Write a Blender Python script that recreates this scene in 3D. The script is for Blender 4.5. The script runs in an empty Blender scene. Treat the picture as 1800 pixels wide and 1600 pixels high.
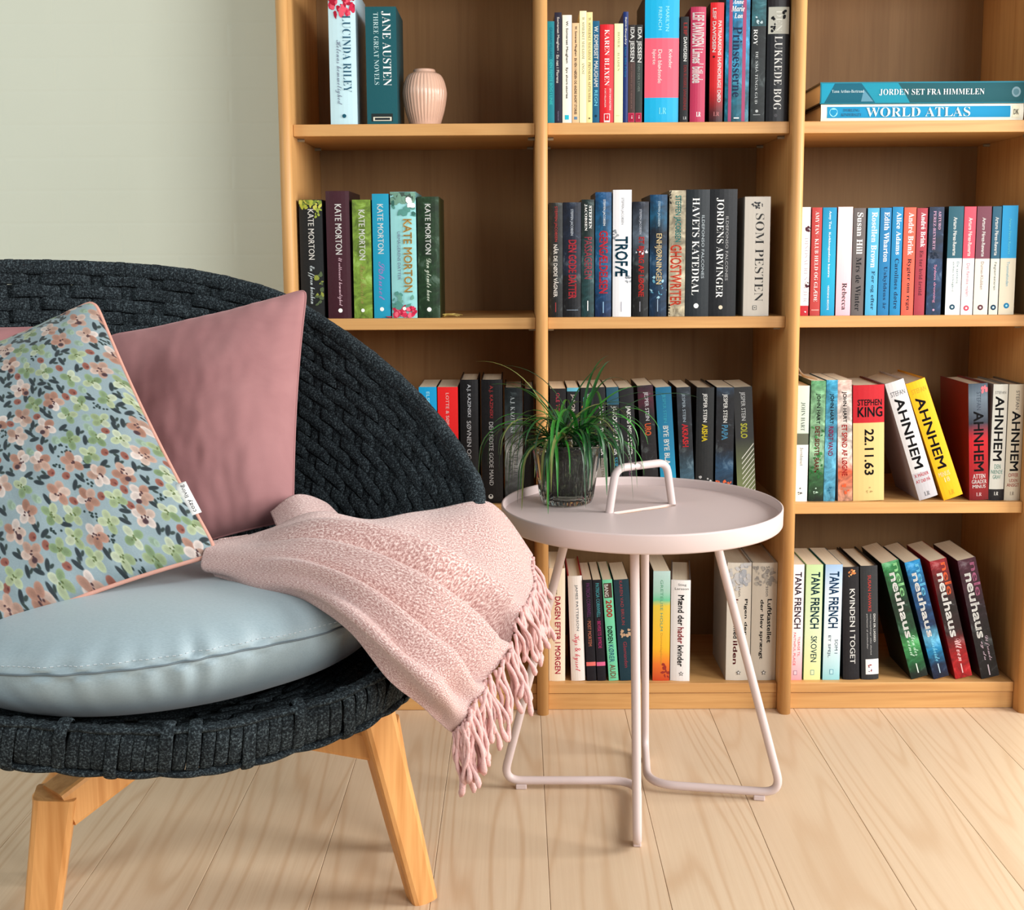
import bpy, math, random
import numpy as np
from mathutils import Vector, Matrix, noise as mnoise
from mathutils.geometry import tessellate_polygon

S = bpy.context.scene
COL = S.collection
random.seed(7)

# ------------------------------------------------------------------ camera
F_PX, CY_PX, PITCH, YAW, ROLL, CAM_D, CAM_H = 2094.6, 711.3, .1258, .0042, -.006, 2.196, .8698
def _basis():
    c, s = math.cos(YAW), math.sin(YAW)
    fw = np.array([-s, c, 0.]); rt = np.array([c, s, 0.]); up = np.array([0, 0, 1.])
    f2 = fw*math.cos(PITCH)-up*math.sin(PITCH); u2 = up*math.cos(PITCH)+fw*math.sin(PITCH)
    return rt*math.cos(ROLL)+u2*math.sin(ROLL), u2*math.cos(ROLL)-rt*math.sin(ROLL), f2
RT, UP, FW = _basis()
CO = np.array([0, -CAM_D, CAM_H])
def at(px, py, Y=None, Z=None, X=None):
    """world point where the photo pixel (px, py) meets the plane Y=, Z= or X="""
    d = FW+RT*(px-900)/F_PX-UP*(py-CY_PX)/F_PX
    ax, val = (1, Y) if Y is not None else ((2, Z) if Z is not None else (0, X))
    return Vector(CO+d*((val-CO[ax])/d[ax]))
cd = bpy.data.cameras.new('camera'); cam = bpy.data.objects.new('camera', cd); COL.objects.link(cam)
m = Matrix.Identity(4)
for i in range(3):
    m[i][0] = RT[i]; m[i][1] = UP[i]; m[i][2] = -FW[i]; m[i][3] = CO[i]
cam.matrix_world = m
cd.sensor_fit = 'HORIZONTAL'; cd.sensor_width = 36; cd.lens = F_PX/1800*36
cd.shift_y = -(800-CY_PX)/1800; cd.clip_start = .05
S.camera = cam

# ------------------------------------------------------------------ world, lights, exposure
S.view_settings.view_transform = 'Standard'; S.view_settings.look = 'None'
S.view_settings.gamma = 1; S.view_settings.use_curve_mapping = False
S.view_settings.exposure = 0.42
w = bpy.data.worlds.new('world'); S.world = w; w.use_nodes = True
bg = w.node_tree.nodes['Background']; bg.inputs[0].default_value = (.93, .96, 1, 1); bg.inputs[1].default_value = .26
def area(name, loc, target, sx, sy, energy, color=(1, 1, 1)):
    l = bpy.data.lights.new(name, 'AREA'); l.shape = 'RECTANGLE'; l.size = sx; l.size_y = sy
    l.energy = energy; l.color = color
    o = bpy.data.objects.new(name, l); COL.objects.link(o); o.location = loc
    o.rotation_euler = (Vector(target)-Vector(loc)).to_track_quat('-Z', 'Y').to_euler()
    return o
area('window_daylight', (2.7, -.95, 1.35), (-.1, -.5, .4), 1.2, 1.4, 78, (1, .99, .975))
area('front_window_daylight', (1.9, -3.3, 1.7), (-.1, 0, .6), 1.5, 1.4, 58, (1, 1, .99))
area('left_wall_fill', (-2.3, -1.9, 1.9), (-1.1, .3, 1.0), 1.0, 1.2, 17, (.93, 1, .98))  # fill lamp added to brighten the wall on the left, no actual window

# ------------------------------------------------------------------ materials
def lin(c):
    return tuple(((v/255)/12.92 if v/255 <= .04045 else ((v/255+.055)/1.055)**2.4) for v in c[:3])+(1,)
class NT:
    def __init__(s, name, rough=.5, spec=.5):
        s.m = bpy.data.materials.new(name); s.m.use_nodes = True; s.t = s.m.node_tree
        s.b = s.t.nodes['Principled BSDF']; s.b.inputs['Roughness'].default_value = rough
        s.b.inputs['Specular IOR Level'].default_value = spec
    def n(s, kind, **kw):
        nd = s.t.nodes.new('ShaderNode'+kind)
        for k, v in kw.items():
            if k in nd.inputs: nd.inputs[k].default_value = v
            else: setattr(nd, k, v)
        return nd
    def l(s, a, b): s.t.links.new(a, b)
    def coord(s, kind='Object', scale=(1, 1, 1), rot=(0, 0, 0)):
        tc = s.n('TexCoord'); mp = s.n('Mapping'); mp.inputs['Scale'].default_value = scale; mp.inputs['Rotation'].default_value = rot
        s.l(tc.outputs[kind], mp.inputs[0]); return mp.outputs[0]
    def noise(s, vec, scale=5, detail=2, rough=.5, dist=0):
        nd = s.n('TexNoise'); nd.inputs['Scale'].default_value = scale; nd.inputs['Detail'].default_value = detail
        nd.inputs['Roughness'].default_value = rough; nd.inputs['Distortion'].default_value = dist
        if vec is not None: s.l(vec, nd.inputs['Vector'])
        return nd.outputs['Fac']
    def ramp(s, fac, stops, interp='LINEAR'):
        nd = s.n('ValToRGB'); cr = nd.color_ramp; cr.interpolation = interp
        while len(cr.elements) < len(stops): cr.elements.new(.5)
        for e, (p, c) in zip(cr.elements, stops):
            e.position = min(1, max(0, p)); e.color = lin(c)
        s.l(fac, nd.inputs[0]); return nd.outputs[0]
    def math(s, op, a, b=None, c=None):
        nd = s.n('Math', operation=op)
        for i, v in enumerate((a, b, c)):
            if v is None: continue
            if isinstance(v, (int, float)): nd.inputs[i].default_value = v
            else: s.l(v, nd.inputs[i])
        return nd.outputs[0]
    def mix(s, fac, a, b, mode='MIX'):
        nd = s.n('Mix', data_type='RGBA', blend_type=mode)
        for i, v in ((0, fac), (6, a), (7, b)):
            if isinstance(v, (int, float)): nd.inputs[i].default_value = v
            elif isinstance(v, tuple): nd.inputs[i].default_value = lin(v)
            else: s.l(v, nd.inputs[i])
        return nd.outputs[2]
    def bump(s, h, strength=.3, dist=.002):
        nd = s.n('Bump'); nd.inputs['Strength'].default_value = strength; nd.inputs['Distance'].default_value = dist
        s.l(h, nd.inputs['Height']); s.l(nd.outputs[0], s.b.inputs['Normal']); return nd
    def base(s, v):
        if isinstance(v, tuple): s.b.inputs['Base Color'].default_value = lin(v)
        else: s.l(v, s.b.inputs['Base Color'])
        return s
_mc = {}
def flat(c, rough=.5, spec=.5):
    k = ('f', c, rough, spec)
    if k not in _mc:
        t = NT('plain', rough, spec)
        v = t.coord('Object'); f = t.noise(v, 90, 2)
        t.base(t.mix(f, tuple(max(0, q*.96) for q in c), tuple(min(255, q*1.03) for q in c))); _mc[k] = t.m
    return _mc[k]
def ink(c):
    k = ('i', c)
    if k not in _mc: _mc[k] = NT('ink', .6, .2).base(tuple(255*(v/255)**1.04 for v in c)).m
    return _mc[k]
def wood(name, c1, c2, axis, rough=.45):
    t = NT(name, rough, .35)
    fine = {'x': (5, 120, 120), 'y': (120, 5, 120), 'z': (120, 120, 5)}[axis]
    mid = {'x': (1.2, 22, 22), 'y': (22, 1.2, 22), 'z': (22, 22, 1.2)}[axis]
    oi = t.n('ObjectInfo')
    tc = t.n('TexCoord'); ad = t.n('VectorMath', operation='ADD'); t.l(tc.outputs['Object'], ad.inputs[0])
    sc = t.n('VectorMath', operation='SCALE'); sc.inputs[0].default_value = (3, 5, 7); t.l(oi.outputs['Random'], sc.inputs['Scale']); t.l(sc.outputs[0], ad.inputs[1])
    def mp(sv):
        q = t.n('Mapping'); q.inputs['Scale'].default_value = sv; t.l(ad.outputs[0], q.inputs[0]); return q.outputs[0]
    a = t.noise(mp(mid), 1, 4, .6, .4); b = t.noise(mp(fine), 1, 2)
    f = t.math('ADD', t.math('MULTIPLY', a, .7), t.math('MULTIPLY', b, .3))
    t.base(t.ramp(f, [(.33, c1), (.52, c2), (.68, c1)])); t.bump(b, .08, .001)
    return t.m
OAK = {a: wood('oak_'+a, (186, 134, 78), (206, 157, 98), a) for a in 'xyz'}
OAK_BACK_SHADED = wood('oak_back_shaded', (134, 100, 62), (148, 113, 72), 'z', .6)  # same oak, darkened: the shade inside the bays is put into the colour
TEAK = wood('teak', (196, 132, 70), (224, 164, 100), 'z', .5)

# ------------------------------------------------------------------ mesh helpers
def link(name, me, mats=(), parent=None, smooth=False, loc=None):
    if not isinstance(mats, (list, tuple)): mats = [mats]
    for q in mats: me.materials.append(q)
    if smooth: me.polygons.foreach_set('use_smooth', [True]*len(me.polygons))
    o = bpy.data.objects.new(name, me); COL.objects.link(o)
    if parent: o.parent = parent
    if loc: o.location = loc
    return o
def mesh(name, V, Fc, mats=(), parent=None, smooth=False, loc=None, mi=None):
    me = bpy.data.meshes.new(name); me.from_pydata([tuple(v) for v in V], [], Fc); 
    if mi is not None: me.polygons.foreach_set('material_index', mi)
    me.update(); return link(name, me, mats, parent, smooth, loc)
def empty(name, loc=(0, 0, 0), rot=(0, 0, 0)):
    o = bpy.data.objects.new(name, None); COL.objects.link(o); o.location = loc; o.rotation_euler = rot; o.empty_display_size = .05
    return o
def tag(o, label=None, cat=None, group=None, kind=None):
    if label: o['label'] = label
    if cat: o['category'] = cat
    if group: o['group'] = group
    if kind: o['kind'] = kind
    return o
def box(x0, x1, y0, y1, z0, z1, bev=0.):
    """chamfered box as verts, faces"""
    if bev <= 0:
        V = [(x, y, z) for z in (z0, z1) for y in (y0, y1) for x in (x0, x1)]
        return V, [(0, 2, 3, 1), (4, 5, 7, 6), (0, 1, 5, 4), (2, 6, 7, 3), (0, 4, 6, 2), (1, 3, 7, 5)]
    import bmesh
    bm = bmesh.new(); V, Fc = box(x0, x1, y0, y1, z0, z1)
    vs = [bm.verts.new(v) for v in V]
    for f in Fc: bm.faces.new([vs[i] for i in f])
    bmesh.ops.bevel(bm, geom=list(bm.edges), offset=bev, segments=2, profile=.5, affect='EDGES')
    bmesh.ops.recalc_face_normals(bm, faces=bm.faces)
    bm.verts.index_update()
    r = [tuple(v.co) for v in bm.verts], [tuple(v.index for v in f.verts) for f in bm.faces]
    bm.free(); return r
def catmull(P, n):
    """P: k x ... array -> resampled n points (open Catmull-Rom)"""
    P = np.asarray(P, float); k = len(P); ext = np.concatenate([2*P[:1]-P[1:2], P, 2*P[-1:]-P[-2:-1]])
    t = np.linspace(0, k-1-1e-9, n); i = t.astype(int); u = (t-i).reshape((-1,)+(1,)*(P.ndim-1))
    a, b, c, d = ext[i], ext[i+1], ext[i+2], ext[i+3]
    return .5*((2*b)+(-a+c)*u+(2*a-5*b+4*c-d)*u*u+(-a+3*b-3*c+d)*u**3)
def frames(P, closed=False):
    P = np.asarray(P, float); n = len(P)
    T = (np.roll(P, -1, 0)-np.roll(P, 1, 0)) if closed else np.gradient(P, axis=0)
    T /= np.linalg.norm(T, axis=1)[:, None]+1e-12
    N = np.zeros_like(P); a = np.array([0, 0, 1.]) if abs(T[0][2]) < .9 else np.array([1., 0, 0])
    v = a-T[0]*(a@T[0]); N[0] = v/np.linalg.norm(v)
    for i in range(1, n):
        v = N[i-1]-T[i]*(N[i-1]@T[i]); N[i] = v/(np.linalg.norm(v)+1e-12)
    return T, N, np.cross(T, N)
def tube_data(P, r, n=10, caps=True, closed=False):
    P = np.asarray(P, float); T, N, B = frames(P, closed); r = np.broadcast_to(r, (len(P),))
    a = np.linspace(0, 2*np.pi, n, endpoint=False)
    V = (P[:, None]+(N[:, None]*np.cos(a)[None, :, None]+B[:, None]*np.sin(a)[None, :, None])*r[:, None, None]).reshape(-1, 3)
    Fc = []; L = len(P)
    for i in range(L if closed else L-1):
        j = (i+1) % L
        for k in range(n): Fc.append((i*n+k, i*n+(k+1) % n, j*n+(k+1) % n, j*n+k))
    if caps and not closed:
        Fc.append(tuple(range(n-1, -1, -1))); Fc.append(tuple((L-1)*n+k for k in range(n)))
    return V, Fc
def tube(name, P, r, mat, parent=None, n=10, caps=True, closed=False):
    V, Fc = tube_data(P, r, n, caps, closed); return mesh(name, V, Fc, mat, parent, True)
def grid_faces(nu, nv, wu=False, wv=False):
    i = np.arange(nu if wu else nu-1)[:, None]; j = np.arange(nv if wv else nv-1)[None, :]
    i2 = (i+1) % nu; j2 = (j+1) % nv
    return np.stack([i*nv+j, i2*nv+j, i2*nv+j2, i*nv+j2], -1).reshape(-1, 4)
def grid_mesh(name, G, mats, parent=None, wu=False, wv=False, uv=None, flip=False):
    G = np.asarray(G, float); nu, nv = G.shape[:2]; Fc = grid_faces(nu, nv, wu, wv)
    if flip: Fc = Fc[:, ::-1]
    me = bpy.data.meshes.new(name); me.vertices.add(nu*nv); me.vertices.foreach_set('co', G.reshape(-1))
    me.loops.add(len(Fc)*4); me.loops.foreach_set('vertex_index', np.ascontiguousarray(Fc).reshape(-1).astype(np.int32))
    me.polygons.add(len(Fc)); me.polygons.foreach_set('loop_start', np.arange(0, len(Fc)*4, 4, dtype=np.int32))
    me.update(calc_edges=True)
    if uv is not None:
        l = me.uv_layers.new(name='UVMap'); l.data.foreach_set('uv', np.asarray(uv, np.float32).reshape(-1, 2)[Fc.reshape(-1)].reshape(-1))
    return link(name, me, mats, parent, True)
def merge(parts):
    V = []; Fc = []
    for v, f in parts:
        o = len(V); V += [tuple(q) for q in v]; Fc += [tuple(i+o for i in g) for g in f]
    return V, Fc
def fillet(P, r, n=6):
    """round the inner corners of a polyline"""
    P = [Vector(p) for p in P]; out = [P[0]]
    rs = r if isinstance(r, (list, tuple)) else [r]*(len(P)-2)
    for i in range(1, len(P)-1):
        a = (P[i-1]-P[i]); b = (P[i+1]-P[i]); d = min(rs[i-1], a.length*.49, b.length*.49)
        A = P[i]+a.normalized()*d; B = P[i]+b.normalized()*d
        for k in range(n+1):
            t = k/n; out.append(A*(1-t)**2+P[i]*2*t*(1-t)+B*t*t)
    out.append(P[-1]); return [tuple(v) for v in out]
def densify(P, step):
    out = []
    for a, b in zip(P[:-1], P[1:]):
        a = np.array(a); b = np.array(b); n = max(1, int(np.linalg.norm(b-a)/step))
        for k in range(n): out.append(a+(b-a)*k/n)
    out.append(np.array(P[-1])); return out

# ------------------------------------------------------------------ setting: wall and plank floor
t = NT('painted_wall', .75, .25); v = t.coord('Object')
br = t.n('TexBrick'); br.inputs['Scale'].default_value = 1; br.inputs['Mortar Size'].default_value = .006
br.inputs['Brick Width'].default_value = .235; br.inputs['Row Height'].default_value = .067; br.inputs['Mortar Smooth'].default_value = 1
mp = t.coord('Object', (1, 1, 1), (math.radians(90), 0, 0)); t.l(mp, br.inputs['Vector'])
h = t.math('ADD', t.math('MULTIPLY', br.outputs['Fac'], -.35), t.math('MULTIPLY', t.noise(v, 14, 4, .6), 1.0))
t.base(t.mix(t.noise(v, 3, 3), (216, 221, 203), (225, 229, 212))); t.bump(h, .22, .004)
WALL = t.m
Vv, Fv = box(-3.2, 3.2, .308, .42, -.02, 2.7)
tag(mesh('wall_back', Vv, Fv, WALL), kind='structure')
t = NT('ash_plank', .42, .4); oi = t.n('ObjectInfo'); tc = t.n('TexCoord')
sp = t.n('SeparateXYZ'); t.l(tc.outputs['Object'], sp.inputs[0])
def pvec(sx, sy):
    c = t.n('CombineXYZ'); t.l(t.math('MULTIPLY', sp.outputs[0], sx), c.inputs[0]); t.l(t.math('MULTIPLY', sp.outputs[1], sy), c.inputs[1])
    t.l(t.math('MULTIPLY', oi.outputs['Random'], 60), c.inputs[2]); return c.outputs[0]
big = t.noise(pvec(7, .5), 1, 1, .4, .12)
wob = t.noise(pvec(70, 9), 1, 3)
rings = t.math('SINE', t.math('ADD', t.math('MULTIPLY', big, 120), t.math('MULTIPLY', wob, .9)))
line = t.math('POWER', t.math('MULTIPLY_ADD', rings, .5, .5), 5.0)
fine = t.noise(pvec(420, 9), 1, 3)
mid_ = t.noise(pvec(150, 2.2), 1, 3, .6)
c = t.mix(t.math('MULTIPLY', line, .55), (220, 197, 168), (192, 156, 120))
c = t.mix(t.ramp(mid_, [(.45, (0, 0, 0)), (.75, (150, 150, 150))]), c, (196, 162, 126))
c = t.mix(t.math('MULTIPLY', fine, .35), c, (190, 158, 124))
c = t.mix(t.math('MULTIPLY', oi.outputs['Random'], .6), c, (202, 172, 140))
t.base(c); t.bump(fine, .06, .0008); PLANK = t.m
Vv, Fv = box(-2.6, 2.6, -3.0, .308, -.03, -.0145)
floor = tag(mesh('floor', Vv, Fv, flat((110, 85, 60), .9)), kind='structure')
PW = .1623; Vv, Fv = box(-PW/2+.00025, PW/2-.00025, -1.654, 1.654, -.0145, 0, .0008)
pm = bpy.data.meshes.new('plank'); pm.from_pydata(Vv, [], Fv); pm.materials.append(PLANK)
for k in range(-15, 16):
    o = bpy.data.objects.new('plank', pm); COL.objects.link(o); o.parent = floor
    o.location = (.0412+PW/2+k*PW, -1.346, 0)

# ------------------------------------------------------------------ bookcase
UY = -.017; TH = .022
u1 = at(491, 250, Y=UY).x; u2 = at(941.3, 350, Y=UY).x; u3 = at(1405, 590, Y=UY).x-TH; u4 = at(1789.5, 1200, Y=UY).x
UX = [u1, u2, u3, u4]
DEP = .300; TOP = 1.80
ZB = [.3819, .7320, 1.0826, 1.4330]      # undersides of the loose shelves
ST = .0212
bc = tag(empty('bookcase', ((u1+u4)/2, .15, 0)), 'tall oak veneer bookcase with three bays standing against the pale wall', 'bookcase')
def bmesh_part(name, V, Fc, mat, smooth=False):
    o = mesh(name, V, Fc, mat, None, smooth); o.parent = bc; o.matrix_parent_inverse = Matrix.Translation(-bc.location); return o
for x in UX:       # uprights with a bullnose front edge
    r = TH/2; prof = [(x, DEP)]+[(x+r-r*math.cos(a), UY-r*1.0*math.sin(a)) for a in np.linspace(0, math.pi, 13)]+[(x+TH, DEP)]
    n = len(prof); V = [(p[0], p[1], z) for z in (0, TOP) for p in prof]
    Fc = [(i, (i+1) % n, n+(i+1) % n, n+i) for i in range(n)]+[tuple(range(n-1, -1, -1)), tuple(range(n, 2*n))]
    o = bmesh_part('upright', V, Fc, OAK['z'])
    o.data.polygons.foreach_set('use_smooth', [1 <= i <= 12 for i in range(len(Fc))])
Z_BOT = at(1500, 1200, Y=0).z
Z_PL = Z_BOT-.0195
for b in range(3):
    x0, x1 = UX[b]+TH+.0004, UX[b+1]-.0004
    for z in ZB+[TOP-.02]:
        V, Fc = box(x0, x1, 0, DEP-.004, z, z+ST if z < 1.7 else TOP, .0012); bmesh_part('shelf', V, Fc, OAK['x'])
    V, Fc = box(x0, x1, 0, DEP-.004, Z_PL, Z_BOT, .0012); bmesh_part('bottom_shelf', V, Fc, OAK['x'])
    V, Fc = box(x0, x1, .0025, .02, .0005, Z_PL-.0012, .0008); bmesh_part('plinth', V, Fc, OAK['x'])
    V, Fc = box(x0, x1, DEP-.0036, DEP, .002, TOP); bmesh_part('back_panel', V, Fc, OAK_BACK_SHADED)
    for z in ZB[1:3]:        # small steel shelf pins under the boards
        for xx, sgn in ((x0, 1), (x1, -1)):
            for yy in (.045, .235):
                V, Fc = tube_data([(xx-sgn*.001, yy, z-.003), (xx+sgn*.012, yy, z-.003)], .0028, 8)
                bmesh_part('shelf_pin', V, Fc, flat((150, 140, 120), .35))
SHELF_Z = {'A': ZB[2]+ST, 'B': ZB[1]+ST, 'C': ZB[0]+ST, 'D': Z_BOT}

# ------------------------------------------------------------------ books
MB = 0x1D400; SC = 0x1D4D0; BI = 0x1D468
def fancy(s, b):
    o = ''
    for ch in s:
        if 'A' <= ch <= 'Z': o += chr(b+ord(ch)-65)
        elif 'a' <= ch <= 'z': o += chr(b+26+ord(ch)-97)
        elif '0' <= ch <= '9' and b == MB: o += chr(0x1D7CE+ord(ch)-48)
        else: o += ch
    return o
W = (244, 244, 240); K = (22, 22, 26); RD = (205, 52, 48)
STY = {'n': (None, 0), 'b': (None, 0), 'B': (None, 0), 's': (MB, -.012), 'S': (MB, 0), 'x': (SC, -.004), 'i': (BI, 0)}
def T(s, st, c, y0, y1, u0, u1): return ('T', s, st, c, y0, y1, u0, u1)      # text read downwards
def Hh(s, st, c, y0, y1, u0, u1): return ('H', s, st, c, y0, y1, u0, u1)     # text read across
def Rr(c, y0, y1, u0, u1): return ('R', c, y0, y1, u0, u1)
def Dd(c, y, u, r): return ('D', c, y, u, r)                                  # round emblem, r in px
def Bl(cs, y0, y1, u0, u1, n, r, seed=1): return ('B', cs, y0, y1, u0, u1, n, r, seed)   # printed petals and leaves
NAVY = (24, 28, 50); PINKL = (225, 110, 130)
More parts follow.
